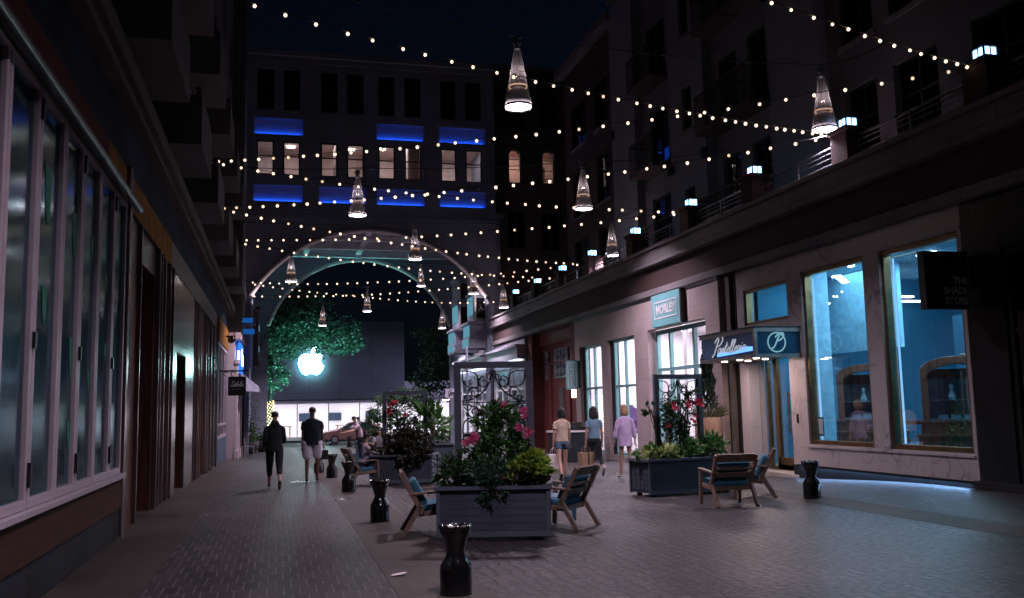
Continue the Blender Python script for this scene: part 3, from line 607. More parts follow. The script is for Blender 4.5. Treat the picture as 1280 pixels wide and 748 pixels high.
# arch rim, soffit and passage
m = MB(); N = 48; pts = []
a0 = math.asin(hw/R)
for k in range(N+1):
    t = -a0+2*a0*k/N; pts.append((cx+(R-.02)*math.sin(t), 47.93, cz+(R-.02)*math.cos(t)))
m.loft(pts,.12,8); m.build('arch_rim', rim_trim, ab, True)
colm = MAT('column_blue',(.30,.33,.42),.5)
m = MB(); m.loft([(cx-hw+.05,48,zs),(cx-hw+.05,48,4.0)],.11,8); m.build('arch_column', colm, ab, True)
m = MB(); m.loft([(cx+hw-.02,47.93,zs),(cx+hw+.25,47.93,zs-.5),(cx+hw+.3,47.93,-.5)],.17,10); m.build('arch_column', colm, ab, True)
cx2, hw2, zs2, zc2 = 5.3, 5.95, 7.3, 11.7; R2 = (hw2*hw2+(zc2-zs2)**2)/(2*(zc2-zs2)); cz2 = zc2-R2
arch_front(61.2,61.6,cx2,hw2,zs2,cz2,R2,13.5,-1.9,12.5).build('back_arch_wall', arch_stone, ab)
m = MB(); a0 = math.asin(hw2/R2); m.loft([(cx2+(R2-.02)*math.sin(-a0+2*a0*k/40),61.13,cz2+(R2-.02)*math.cos(-a0+2*a0*k/40)) for k in range(41)],.13,8); m.build('back_arch_rim', trim_pale, ab, True)
m = MB(); m.box(-1.9,12,48.5,61.2,12.1,12.4); m.box(-1.95,-1.62,48.5,61.2,-1,12.1); m.box(11.46,11.8,48.5,61.2,4.9,12.1); m.box(11.46,11.8,48.5,49.2,-1,4.9); m.box(11.46,11.8,58,61.2,-1,4.9); m.build('passage_wall', arch_stone, ab)
m = MB()
for y in (50.5,53.5,56.5,59.5): m.box(-1.6,11.4,y,y+.4,11.6,12.1)
for x in (1.5,4.8,8.2): m.box(x,x+.35,48.5,61.2,11.75,12.09)
m.build('ceiling_beam', MAT('beam_pale',(.5,.46,.52),.7), ab)
m = MB(); m.box(-1.9,12,61.6,62,13.5,20); m.box(-1.9,-1.62,48.5,61.6,12.4,20.3); m.box(11.2,11.45,48.5,61.6,12.4,20.3); m.build('rear_wall', arch_stone, ab)
def bay(y0, y1):
    m = MB(); m.box(10.0,11.46,y0,y1,4.95,5.55); m.box(10.08,11.46,y0+.08,y1-.08,5.55,6.25); m.box(9.94,11.46,y0-.06,y1+.06,6.25,6.42); m.box(10.3,11.46,y0+.15,y1-.15,6.42,9.4); m.box(10.2,11.46,y0+.05,y1-.05,7.9,8.05); m.box(10.2,11.46,y0+.05,y1-.05,9.3,9.5)
    b = m.build('bay_window', MAT('bay_paint',(.30,.30,.38),.6), ab, bevel=.02)
    m = MB(); m.box(10.02,10.06,y0+.22,y1-.22,5.6,6.2); m.box(9.975,9.995,y0+.15,y1-.15,5.05,5.48); m.box(10.255,10.29,y0+.3,y1-.3,6.8,7.8); m.build('lit_pane', teal_glow, b)  # emissive faces imitate teal light falling on the panelled bay
    m = MB(); m.box(10.45,11.0,y0+.135,y0+.147,6.6,7.7); m.box(10.45,11.0,y0+.135,y0+.147,8.2,9.1); m.build('dark_pane', glass_dark, b)
    m = MB(); m.box(10.35,10.43,y0+.10,y0+.15,6.45,9.25); m.box(11.02,11.1,y0+.10,y0+.15,6.45,9.25); m.build('bay_trim', trim_pale, b)
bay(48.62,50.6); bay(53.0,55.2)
m = MB(); m.box(-1.62,-1.0,49.6,51.6,4.3,7.0); m.box(-1.62,-.95,49.5,51.7,6.9,7.1); m.box(-1.62,-.95,49.5,51.7,4.2,4.4); b = m.build('bay_window', stucco_dark, ab)
m = MB()
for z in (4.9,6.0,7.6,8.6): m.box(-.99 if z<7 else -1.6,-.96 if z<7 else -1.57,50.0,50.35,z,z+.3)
m.build('lit_pane', teal_glow, b)

for xx,dx in ((-1.0,.9),(10.5,-.9)):  # fittings added to brighten the two ends of the arch rim
    m = MB(); m.box(xx-.12,xx+.12,47.62,47.98,6.9,7.02); u_ = m.build('added_uplight', black_matt, ab)
    alight(ab,xx,47.72,7.05,.2,.12,26,(1,.80,.86),(dx*.55,.12,1),'rim_fill_light')
# wing beside the arch building
wg = thing('brick_wing', 'tall dark brick wing with two small lit arched windows beside the arch building', 'building', (14,50.2,0))
AW = [(12.78,13.5),(14.79,15.52)]
m = MB(); wall_y(m,50,50.4,11.47,18,0,21.2,[(a,b,14.55,16.1) for a,b in AW]+[(12.6,13.7,10.7,12.9),(14.6,15.7,10.6,12.8)]+[(a,b,16.1,16.5) for a,b in AW]+[(12.6,13.7,17.8,19.9),(14.6,15.7,17.8,19.9)])
for a,b in AW:
    c = (a+b)/2; r = (b-a)/2
    for k in range(10):
        x0 = a+(b-a)*k/10; x1 = a+(b-a)*(k+1)/10
        m.prism([(x0,16.1+.4*math.sqrt(max(0,1-((x0-c)/r)**2))),(x1,16.1+.4*math.sqrt(max(0,1-((x1-c)/r)**2))),(x1,16.5),(x0,16.5)],1,50,50.4)
m.build('wall', brick_wing, wg)
m = MB(); m.box(11.46,18,49.85,50.4,21.2,21.5); m.build('roof_edge', stone_band, wg)
for a,b in AW:
    m = MB(); frame_y(m,50.15,50.2,a,b,14.55,16.5,.05,(),(15.35,15.95)); w = m.build('window', black_matt, wg); m = MB(); m.box(a+.05,b-.05,50.17,50.18,14.6,16.45); m.build('pane', glass_clear, w)
for a,b,z in ((12.6,13.7,10.7),(14.6,15.7,10.6),(12.6,13.7,17.8),(14.6,15.7,17.8)):
    m = MB(); frame_y(m,50.1,50.2,a,b,z,z+2.2,.07,((a+b)/2,)); w = m.build('window', stucco_dark, wg); m = MB(); m.box(a+.07,b-.07,50.15,50.16,z+.07,z+2.13); m.build('pane', glass_dark, w); m = MB(); m.box(a-.1,b+.1,50.5,50.55,z-.1,z+2.3); m.build('room_back', black_matt, w)
m = MB(); m.box(12,16.5,52.5,52.6,14.3,17); m.box(12,16.5,50.45,52.5,14.2,14.3); m.box(12,16.5,50.45,52.5,16.9,17.0); m.box(14.0,14.1,50.45,52.5,14.3,16.9); m.box(15.1,15.2,51,52.5,14.3,15.8); m.build('lit_room', MAT('wing_room',(.7,.5,.45),.8), wg)
m = MB(); m.box(13.0,13.4,50.9,51.2,16.8,16.86); m.box(14.8,15.0,51.2,51.5,16.8,16.86); m.build('room_lamp', EMIT('wing_lamp',(1,.75,.62),14), wg)
alight(wg,13.1,51.4,16.8,.8,.8,22,(1,.78,.68)); alight(wg,15.0,51.4,16.8,.7,.7,14,(1,.78,.68))
# ------------------------------------------------------------------ RIGHT SIDE: one storey shop row with terrace
XR = 11.1
tb = thing('terrace_row', 'long stone cornice, brown fascia and terrace railing running above the right hand shopfronts', 'building', (XR,25,5))
m = MB(); m.box(10.9,11.6,-6,47.4,4.97,5.17); m.build('lower_moulding', stone_band, tb, bevel=.02)
m = MB(); m.box(11.03,11.6,-6,47.4,5.172,5.86); m.build('fascia', fascia_m, tb)
m = MB(); m.box(10.70,10.9,-6,47.45,6.302,6.40); m.build('cornice_lip', stone_band, tb, bevel=.01); m = MB(); m.box(10.78,11.65,-6,47.45,5.862,6.30); m.build('cornice', stone_band, tb, bevel=.02)
m = MB(); m.box(11.5,18,-6,47.4,6.0,6.25); m.build('terrace_slab', concrete_tan, tb)
m = MB(); m.box(11.75,11.95,-6,47.4,5.0,6.0); m.build('back_wall', black_matt, tb)
PY = [12.26,16.06,19.9,23.5,27.7,32.0,35.7,39.5,43.4]
PY0 = [8.4,4.6]
for y in PY0+PY:
    m = MB(); m.box(11.05,11.6,y-.28,y+.28,6.31,7.14); p_ = m.build('pier', fascia_m, tb, bevel=.01); m = MB(); m.box(11.0,11.65,y-.33,y+.33,7.142,7.23); m.build('pier_cap', fascia_m, p_, bevel=.01)
ally = sorted(PY0+PY)
for a, b in zip(ally, ally[1:]):
    m = MB(); y0 = a+.3; y1 = b-.3
    for z,t in ((6.42,.02),(7.02,.03)): m.box(11.30-t,11.30+t,y0,y1,z-t*.7,z+t*.7)
    for z in (6.55,6.68,6.81,6.92): m.box(11.29,11.31,y0,y1,z-.008,z+.008)
    n = max(2,int((y1-y0)/1.1))
    for k in range(n+1): y = y0+(y1-y0)*k/n; m.box(11.275,11.325,y-.025,y+.025,6.31,7.0)
    m.build('railing', MAT('rail_metal',(.25,.26,.3),.3,metal=.8) if 'rail_metal' not in bpy.data.materials else bpy.data.materials['rail_metal'], tb)
plabels = ['blue white lantern on the terrace pier highest at the right, nearest the camera','blue white lantern on the terrace pier just behind the big right cone lamp','blue white lantern on the pier over the two blue display windows','blue white lantern on the pier above the script canopy sign','blue white lantern on the pier above the square teal shop sign','blue white lantern on the pier left of the cone lamp by the railing','blue white lantern on the pier over the red brick recess','blue white lantern on the pier above the far red wall panels','blue white lantern on the last terrace pier beside the archway']
pl0 = thing('pier_lantern', plabels[0], 'lantern', (0,0,0), 'lanterns on the terrace piers')
m = MB(); m.box(-.12,.12,-.12,.12,.03,.21); m.build('glow_panel', pier_glow, pl0)
m = MB(); m.box(-.15,.15,-.15,.15,0,.03); m.box(-.16,.16,-.16,.16,.21,.24)
for sx in (-1,1):
    for sy in (-1,1): m.box(sx*.13-.014,sx*.13+.014,sy*.13-.014,sy*.13+.014,.03,.21)
    m.box(sx*.132-.006,sx*.132+.006,-.01,.01,.03,.21); m.box(-.01,.01,sx*.132-.006,sx*.132+.006,.03,.21)
m.build('cage', black_matt, pl0)
for i, y in enumerate(PY):
    o = pl0 if i == 0 else copy_tree(pl0)
    o.location = (11.3,y,7.232); o['label'] = plabels[i]

# upper apartments set back on the terrace
ap = thing('apartment_block', 'dark set back apartment block with pale bays, balconies and unlit windows above the terrace', 'building', (13.2,26,6.2))
XP = 13.0
def aptbay(y0, y1, x, mat, ztop, wins, zs=(7.0,10.2,13.4), balc=False, wh=2.1):
    ops = [(a,b,z,z+wh) for a,b in wins for z in zs]
    m = MB(); wall_x(m, x, x+.4, y0, y1, 6.25, ztop, ops); m.build('bay_wall', mat, ap)
    for a,b in wins:
        for z in zs:
            m = MB(); frame_x(m, x+.12, x+.2, a, b, z, z+wh, .07, ((a+b)/2,), (z+wh*.62,)); w = m.build('window', black_matt, ap)
            m = MB(); m.box(x+.15,x+.16,a+.07,b-.07,z+.07,z+wh-.07); m.build('pane', glass_dark, w)
            m = MB(); m.box(x+.55,x+.6,a-.2,b+.2,z-.2,z+wh+.2); m.build('room_back', black_matt, w)
            m = MB(); m.box(x-.06,x+.02,a-.1,b+.1,z-.12,z-.002); m.build('sill', stone_band, w)
            if balc:
                m = MB(); m.box(x-.75,x-.002,a-.3,b+.3,z-.32,z-.2)
                for k in range(13): yy = a-.28+(b-a+.56)*k/12; m.box(x-.74,x-.71,yy-.012,yy+.012,z-.2,z+.85)
                m.box(x-.76,x-.69,a-.3,b+.3,z+.85,z+.9); m.box(x-.75,x,a-.3,a-.26,z+.82,z+.88); m.box(x-.75,x,b+.26,b+.3,z+.82,z+.88)
                m.build('balcony', MAT('balcony_brown',(.06,.04,.035),.6) if 'balcony_brown' not in bpy.data.materials else bpy.data.materials['balcony_brown'], ap)
aptbay(33.6,40.6,XP+.1,brick_dark,17.2,[(34.6,36.2),(37.4,39.4)])
aptbay(31.2,33.6,XP-.15,stucco_pale,17.6,[])
aptbay(28.2,31.2,XP+.15,stucco,17.4,[(28.9,30.5)],balc=True)
aptbay(25.6,28.2,XP-.1,stucco_pale,17.8,[(26.5,27.2)],zs=(7.2,10.6,13.8),wh=1.5)
aptbay(21.6,25.6,XP+.15,stucco,17.4,[(22.2,23.2),(23.9,25.0)],balc=True)
aptbay(19.4,21.6,XP-.15,stucco_pale,17.8,[])
aptbay(12,19.4,XP+.2,stucco_dark,17.4,[(13.2,14.6),(15.6,17.0),(17.6,18.8)])
aptbay(-6,12,XP,brick_dark,17.4,[(1,2.5),(5,6.5),(9,10.5)])
m = MB(); m.box(12.7,13.6,33.5,40.8,17.2,17.6); m.box(12.7,13.6,-6,33.5,17.8,18.1); m.build('roof_edge', stone_band, ap, bevel=.03)
m = MB(); m.box(13.7,20,-6,40.6,6.25,17.3); m.build('core', black_matt, ap)
m = MB(); m.box(13.0,13.7,40.58,40.62,6.25,17.2); m.build('end_wall', brick_dark, ap)
m = MB()
for y,z in ((33.4,12.2),(28.1,9.4),(25.5,9.3),(21.5,12.6)): m.box(XP-.3,XP-.12,y-.1,y+.1,z,z+.3)
m.build('wall_light', black_matt, ap)

m = MB(); m.box(12.83,12.845,20.55,21.0,13.0,13.55); m.build('lit_pane', EMIT('dim_window',(.45,.6,.7),.10), ap)
m = MB(); m.box(13.30,13.31,28.95,29.6,10.3,10.75); m.build('lit_pane', EMIT('blue_window',(.01,.06,.6),.35), ap)
# ---- dark shopfront nearest on the right
ds = thing('dark_shopfront', 'black panelled shopfront with dark glass at the right edge', 'shopfront', (XR,8,0))
m = MB(); wall_x(m, XR-.02, XR+.3, -6, 12.86, -.2, 4.96, [(9.2,12.05,.32,4.05),(4.5,8.6,.32,4.05)]); m.build('panel', black_panel, ds, bevel=.006)
for a,b in ((9.2,12.05),(4.5,8.6)):
    m = MB(); frame_x(m, XR+.02,XR+.12,a,b,.32,4.05,.11,(),(2.75,)); f = m.build('window', black_panel, ds, bevel=.006)
    m = MB(); m.box(XR+.06,XR+.07,a+.11,b-.11,.43,3.94); m.build('pane', glass_dark, f)
m = MB(); m.box(XR-.12,XR+.3,-6,12.88,.0,.38); m.build('plinth', black_matt, ds)
m = MB(); m.box(14.0,14.1,-6,12.8,0,4.9); m.box(XR+.31,14,12.7,12.8,0,4.9); m.box(XR+.31,14,-6,12.7,.2,.28); m.build('room', MAT('dark_room_grey',(.10,.10,.11),.8), ds)
m = MB()
for k in range(60): y = 4.4+k*.13; m.box(11.9+.04*math.sin(k*1.3),11.96+.04*math.sin(k*1.3),y,y+.1,.3,2.7)
m.build('sheer_curtain', MAT('sheer',(.28,.28,.29),.9), ds)
sd = thing('blade_sign', 'large square black projecting sign with thin grey capitals beside the blue window', 'sign', (10.6,12.7,3.16))
m = MB(); m.box(10.15,10.98,12.66,12.82,3.16,4.11); m.build('board', black_matt, sd, bevel=.008)
m = MB(); m.box(10.98,11.07,12.72,12.76,3.9,3.94); m.box(10.98,11.07,12.72,12.76,3.62,3.66); m.box(11.04,11.075,12.68,12.80,3.5,4.02); m.build('bracket', steel_dark, sd)
grey_let = MAT('grey_letters', (.75,.72,.75), .5)
for k, t in enumerate(('THE','SHADE','STORE')): text_obj('lettering', t, .165, grey_let, sd, (10.955,12.652,3.62-.165*k), MX_SOUTH, .92, bold=.004, align='RIGHT')

# ---- marble boutique
ms = thing('marble_shopfront', 'pink marble shopfront with two tall blue lit windows and a bronze framed door', 'shopfront', (XR,16.5,0))
WIN = [(12.98,15.12,.80,4.53),(15.60,17.84,.80,4.53)]; TR = (18.42,20.42,3.58,4.46); DR = (18.50,20.35,.0,2.95)
m = MB(); wall_x(m, XR, XR+.28, 12.9, 20.78, .33, 4.96, WIN+[TR,DR]); m.build('wall', marble, ms)
m = MB(); m.box(XR-.015,XR+.28,12.9,18.50,-.3,.34); m.box(XR-.015,XR+.28,20.35,20.78,-.3,.34); m.build('plinth', black_matt, ms)
m = MB(); m.box(XR-.07,XR-.016,13.0,18.3,.342,.356); m.build('added_ledge', black_matt, ms); alight(ms,XR-.05,15.7,.335,5.2,.03,20,(.26,.52,1),(-.55,0,-1),'added_spill_light')  # ledge and lamp added for the blue window spill on the paving
m = MB(); m.box(XR-.03,XR-.001,12.9,18.0,4.56,4.60); m.build('marble_moulding', marble, ms)
m = MB(); m.box(XR-.035,XR-.001,12.95,17.9,.735,.775); m.build('window_sill', marble, ms)
for (a,b,z0,z1) in WIN:
    m = MB(); frame_x(m, XR+.05, XR+.20, a+.002, b-.002, z0+.002, z1-.002, .09); f = m.build('display_window', bronze, ms, bevel=.006)
    m = MB(); m.box(XR+.10, XR+.112, a+.09, b-.09, z0+.09, z1-.09); m.build('pane', glass_shop, f)
    m = MB(); m.box(XR+.22, XR+.25, b-.14, b-.115, z0+.1, z1-.15); m.build('light_strip', strip_led, f)
a,b,z0,z1 = TR
m = MB(); frame_x(m, XR+.04, XR+.18, a+.002, b-.002, z0+.002, z1-.002, .07); f = m.build('transom', bronze, ms); m = MB(); m.box(XR+.1,XR+.11,a+.07,b-.07,z0+.07,z1-.07); m.build('pane', glass_shop, f)
# door set in a shallow recess
m = MB(); frame_x(m, XR+.45, XR+.55, 18.52, 20.33, .12, 2.94, .07, (18.95,19.95)); f = m.build('door_frame', bronze, ms)
m = MB(); m.box(XR+.49,XR+.50,18.59,18.93,.2,2.87); m.box(XR+.49,XR+.50,19.98,20.26,.2,2.87); m.build('side_pane', glass_shop, f)
m = MB(); frame_x(m, XR+.44, XR+.54, 18.98, 19.92, .14, 2.87, .11); m.box(XR+.44,XR+.54,19.0,19.9,.14,.42); d = m.build('door', bronze, ms)
m = MB(); m.box(XR+.48,XR+.49,19.09,19.81,.42,2.76); m.build('pane', glass_shop, d)
m = MB(); m.loft([(XR+.36,19.2,1.0),(XR+.36,19.2,1.95)],.022,8); m.bar((XR+.36,19.2,1.08),(XR+.46,19.2,1.08),.012,.012); m.bar((XR+.36,19.2,1.87),(XR+.46,19.2,1.87),.012,.012); m.build('handle', brass, d)
m = MB(); m.box(XR+.30,XR+.44,18.4,18.5,0,3.5); m.box(XR+.30,XR+.44,20.37,20.5,0,3.5); m.box(XR+.29,XR+.6,18.5,20.35,2.96,3.3); m.build('door_reveal', marble, ms)
m = MB(); m.box(XR-.02,XR+.6,18.3,20.5,-.2,.12); m.build('threshold', MAT('threshold_stone',(.45,.40,.36),.4), ms, bevel=.01)
m = MB(); m.box(XR-.03,XR,18.22,18.26,1.25,1.45); m.build('door_bell', black_matt, ms)
text_obj('lettering','104',.18,white_paint,ms,(XR+.478,20.12,2.68),MX_WEST)
# interior
m = MB(); m.box(17.5,17.6,12.9,20.8,.1,4.9); m.box(XR+.6,17.5,12.8,12.88,.1,4.9); m.box(XR+.6,17.5,20.8,20.88,.1,4.9); m.build('room_wall', shop_teal, ms)
m = MB(); m.box(XR+.28,17.6,12.8,20.88,4.86,4.94); m.build('ceiling', MAT('shop_ceiling',(.13,.45,.60),.7), ms)
m = MB(); m.box(XR+.56,17.6,12.8,20.88,.12,.2); m.build('floor', shop_floor, ms)
m = MB(); m.box(XR+.3,XR+.72,17.92,18.02,.2,4.86); m.box(13.7,13.8,18.05,20.8,2.9,4.86); m.build('partition', MAT('partition_pale',(.25,.50,.68),.7), ms)
m = MB(); m.box(XR+.62,14.4,12.9,17.9,.2,.78); m.build('display_platform', shop_teal_dark, ms)
m = MB(); m.box(15.6,15.7,14.3,16.4,.2,3.1); m.box(15.0,15.1,16.6,17.9,.2,3.6); m.build('inner_screen', shop_teal_dark, ms)
m = MB()
for (y0,y1,x) in ((13.4,15.0,12.4),(15.9,17.3,12.6)): m.box(x-.02,x+.02,y0,y1,4.68,4.71)
m.build('lighting_track', black_matt, ms)
m = MB()
for (x,y) in ((12.98,18.7),(12.7,16.21),(12.55,14.71),(13.77,20.5),(13.61,16.7),(12.0,13.25),(15.0,15.4),(15.2,17.2),(14.6,19.6)): m.lathe([(.001,4.835),(.075,4.835),(.085,4.85),(.085,4.858)],(x,y,0),12)
m.build('spotlight', EMIT('shop_spot',(.72,.86,1),80), ms)
m = MB()
for x,y in ((14.8,19.4),(15.9,20.3)): m.box(x-.35,x+.35,y-.06,y+.06,4.2,4.24)
m.build('pendant_light', EMIT('pendant_glow',(.95,.85,1),6), ms)
m = MB()
for k in range(14): m.ball((12.6+.25*math.sin(k*2.1),18.75+k*.11,4.12+.13*math.sin(k*1.7)),.022,6,4)
m.build('spark_lights', EMIT('spark_glow',(1,.9,.85),14), ms)
m = MB(); frame_x(m,17.40,17.47,14.6,15.9,2.0,3.6,.09); pf = m.build('picture_frame', cab_wood, ms); m = MB(); m.box(17.44,17.46,14.69,15.81,2.09,3.51); m.build('picture', MAT('picture_dark',(.05,.07,.09),.5,var=.9,scale=2.5), pf)
m = MB(); m.box(XR+.115,XR+.12,17.45,17.66,.98,1.38); q = m.build('notice', black_matt, ms); m = MB(); m.box(XR+.11,XR+.114,17.48,17.63,1.02,1.34); m.build('notice_paper', paper_w, q)
for yc, cxx, cpos, lab in ((16.25,12.5,(12.9,18.2),'arched wooden display cabinet in the left blue window'),(13.75,12.5,(12.75,15.2),'arched wooden display cabinet in the right blue window with small boxes inside')):
    c = thing('display_cabinet', lab, 'cabinet', (cxx,yc,.2), 'arched cabinets in the blue shop windows')
    x0, x1 = 12.15, 13.0; y0, y1 = yc-.8, yc+.8; m = MB()
    m.box(x0-.1,x1,y0-.12,y1+.12,.2,.52); m.box(x0-.14,x1,y0-.16,y1+.16,.52,.6); m.box(x0-.04,x1,y0-.05,y1+.05,.6,.95); m.box(x0-.08,x1,y0-.08,y1+.08,.95,1.0)
    m.box(x0,x1,y0,y0+.16,1.0,2.5); m.box(x0,x1,y1-.16,y1,1.0,2.5); m.box(x1-.06,x1,y0+.16,y1-.16,1.0,2.6)
    N = 16
    for k in range(N):
        ya = y0+(y1-y0)*k/N; yb = y0+(y1-y0)*(k+1)/N; f = lambda y: 2.5+.45*math.sqrt(max(0,1-((y-yc)/.82)**2)); g = lambda y: 2.3+.42*math.sqrt(max(0,1-((y-yc)/.66)**2)) if abs(y-yc)<.64 else 2.3
        m.prism([(ya,g(ya)),(yb,g(yb)),(yb,f(yb)),(ya,f(ya))],0,x0-.03,x1)
    m.build('case', cab_wood, c, bevel=.008)
    m = MB(); m.box(x0-.1,x0+.2,y0-.14,y0-.02,.2,.3); m.box(x0-.1,x0+.2,y1+.02,y1+.14,.2,.3); m.ball((x0-.12,yc,.78),.03,8,5); m.build('foot', cab_wood, c)
    m = MB(); m.box(x0+.04,x0+.05,y0+.16,y1-.16,1.0,2.3); m.build('glass_front', glass_shop, c); m = MB(); m.box(x1-.075,x1-.062,y0+.17,y1-.17,1.06,2.28); m.build('lining', MAT('cabinet_back',(.16,.22,.24),.7) if 'cabinet_back' not in bpy.data.materials else bpy.data.materials['cabinet_back'], c)
    m = MB(); m.box(x0+.1,x1-.06,y0+.17,y1-.17,1.02,1.06); m.box(x0+.1,x1-.06,y0+.17,y1-.17,1.62,1.64); m.build('shelf', MAT('cabinet_lining',(.40,.50,.52),.7) if 'cabinet_lining' not in bpy.data.materials else bpy.data.materials['cabinet_lining'], c)
    m = MB()
    for k in range(4): yy = yc-.45+k*.27; m.obox((x0+.35,yy,1.12),(.09,0,.02),(0,.1,0),(-.01,0,.05))
    m.lathe([(.07,0),(.09,.1),(.03,.28),(.05,.42),(.001,.5)],(x0+.4,yc+.15,1.64),10); m.build('jewellery', MAT('trinkets',(.55,.7,.75),.3), c)
    m = MB(); m.box(x0+.1,x1-.1,y0+.05,y1-.9,2.99,3.03); m.build('top_tray', white_paint, c); c.location = (cpos[0],cpos[1],.785); c.rotation_euler.z = math.radians(52); c.scale = (.83,.83,.63)
st = thing('side_table', 'small wooden table with slim legs between the two arched cabinets', 'table', (12.2,15.0,.2))
m = MB(); m.box(12.0,12.5,14.72,15.25,.98,1.02); m.box(12.04,12.46,14.76,15.21,.9,.98); m.build('table_top', cab_wood, st); st.location.z = .785; st.scale.z = .62; st.location.x = 12.3; st.location.y = 15.9
for sx in (12.05,12.42):
    for sy in (14.78,15.16): m = MB(); m.loft([(sx+.02,sy+.02,.2),(sx+.02,sy+.02,.5),(sx+.02,sy+.02,.9)],[.016,.03,.026],8); m.build('leg', cab_wood, st)
alight(ms,13.2,14.3,4.83,2.6,1.6,110,(.48,.85,1)); alight(ms,13.2,16.9,4.83,2.6,1.6,120,(.48,.85,1)); alight(ms,15.5,15.5,4.83,2.6,3.6,80,(.48,.85,1)); alight(ms,13.0,19.3,4.83,1.6,1.6,50,(.48,.85,1)); alight(ms,11.7,14.1,4.7,.3,1.8,45,(.6,.8,1),(.8,.1,-1)); alight(ms,11.7,16.7,4.7,.3,1.8,45,(.6,.8,1),(.8,.1,-1))
# canopy
cp = thing('entrance_canopy', 'boxed dark canopy sign with white script and a round monogram over the glass door', 'canopy', (10.55,19,2.7))
m = MB(); m.box(10.0,XR-.002,17.98,20.55,2.73,3.30); m.build('box', MAT('canopy_navy',(.018,.06,.13),.22,spec=.5), cp)
m = MB()
for z0,z1 in ((2.68,2.76),(3.24,3.33)):
    m.box(9.96,10.02,17.94,20.6,z0,z1); m.box(10.02,XR-.001,17.94,18.0,z0,z1); m.box(10.02,XR-.001,20.54,20.6,z0,z1)
m.box(9.955,10.03,17.93,18.01,2.76,3.24); m.build('trim', MAT('canopy_trim',(.3,.25,.23),.35,metal=.8), cp)
m = MB(); m.box(9.94,XR-.003,17.92,20.62,3.332,3.36); m.build('top_cover', black_matt, cp)
m = MB(); m.box(10.02,XR-.004,18.0,20.54,2.70,2.728); m.build('soffit', bronze, cp)
m = MB()
for x,y in ((10.3,18.5),(10.3,19.25),(10.3,20.0),(10.75,18.9),(10.75,19.7)): m.lathe([(.001,2.682),(.06,2.682),(.07,2.70)],(x,y,0),12)
m.build('downlight', EMIT('downlight_glow',(1,.80,.72),14), cp)
for q in (18.5,19.25,20.0): alight(cp,10.4,q,2.66,.14,.14,14,(1,.72,.70))
g, w = script_mb('antelleria', .29, .034, .35); h_, w2 = script_mb('P', .40, .034, .35)
i0 = len(g.v); g.v += [(p[0]-w2*.85,p[1]-.02,p[2]) for p in h_.v]; g.f += [tuple(i0+i for i in f) for f in h_.f]; g.m += h_.m
g.xf(Matrix.Translation((9.992,19.08+w*.75,2.86)) @ MX_WEST @ Matrix.Diagonal((1.5,1,1,1))); g.build('lettering', EMIT('script_glow',(.8,.85,1),.5), cp)
m = MB()
for k in range(12):
    y = 19.75-k*.145; m.prism([(y,2.79+.05*k/12),(y-.147,2.79+.05*(k+1)/12),(y-.147,2.86+.03*math.sin((k+1)*.9)+.10*((k+1)/12)**2),(y,2.86+.03*math.sin(k*.9)+.10*(k/12)**2)],0,9.988,9.994)
m.build('lit_wave', EMIT('wave_blue',(.12,.34,1),2.0), cp)
m = MB(); n = 40; m.loft([(10.52+.21*math.cos(2*PI*k/n),17.974,3.01+.21*math.sin(2*PI*k/n)) for k in range(n+1)],.016,5)
g, w = script_mb('P', .30, .06, .35); g.xf(Matrix.Translation((10.42,17.972,2.90)) @ MX_SOUTH); m.v0 = len(m.v)
i0 = len(m.v); m.v += g.v; m.f += [tuple(i0+i for i in f) for f in g.f]; m.m += g.m
m.build('monogram', EMIT('mono_glow',(.35,.75,.9),.55), cp)

# ---- stone fashion shop
fs = thing('stone_shopfront', 'pale limestone shopfront with teal framed bright windows and an open teal doorway', 'shopfront', (10.95,27,0))
XM = 10.93
OP = [(30.35,32.75,.08,3.9),(27.25,29.75,.08,3.92),(22.2,26.15,-.3,3.97)]
m = MB(); wall_x(m, XM, XM+.3, 21.4, 33.3, -.4, 4.96, OP); m.box(XM+.3,XR+.3,21.38,21.55,-.4,4.96); m.build('wall', limestone, fs)
m = MB(); m.box(XR-.02,XR+.2,20.79,21.37,-.3,4.95); m.build('dark_gap', black_matt, fs); m = MB(); m.box(XR-.1,XR+.1,20.95,21.15,-.3,4.9); m.build('pilaster', MAT('gap_brown',(.10,.08,.07),.6), fs)
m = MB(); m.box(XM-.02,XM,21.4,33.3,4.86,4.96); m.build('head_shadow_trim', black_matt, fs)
for (y0,y1,z0,z1) in OP[:2]:
    m = MB(); frame_x(m, XM+.07, XM+.17, y0+.003, y1-.45, z0+.003, z1-.003, .1, ((y0+y1)/2-.2,), (2.35,)); f = m.build('window', teal_paint, fs, bevel=.006)
    m = MB(); m.box(XM+.11,XM+.12,y0+.1,y1-.55,z0+.1,z1-.1); m.build('pane', glass_clear, f)
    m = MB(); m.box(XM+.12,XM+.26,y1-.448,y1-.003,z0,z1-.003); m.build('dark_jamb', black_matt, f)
y0,y1,z0,z1 = OP[2]
m = MB(); frame_x(m, XM+.24, XM+.36, 22.25, 26.1, -.2, 3.94, .13, (23.5,25.1), (2.75,)); f = m.build('door_frame', teal_paint, fs, bevel=.006)
m = MB(); m.box(XM+.29,XM+.30,25.2,25.85,2.85,3.8); m.box(XM+.29,XM+.30,25.2,25.85,0,2.65); m.box(XM+.29,XM+.30,22.4,23.4,2.85,3.8); m.box(XM+.29,XM+.30,23.6,25.0,2.85,3.8); m.box(XM+.29,XM+.30,22.4,23.4,0,2.65); m.build('pane', glass_clear, f)
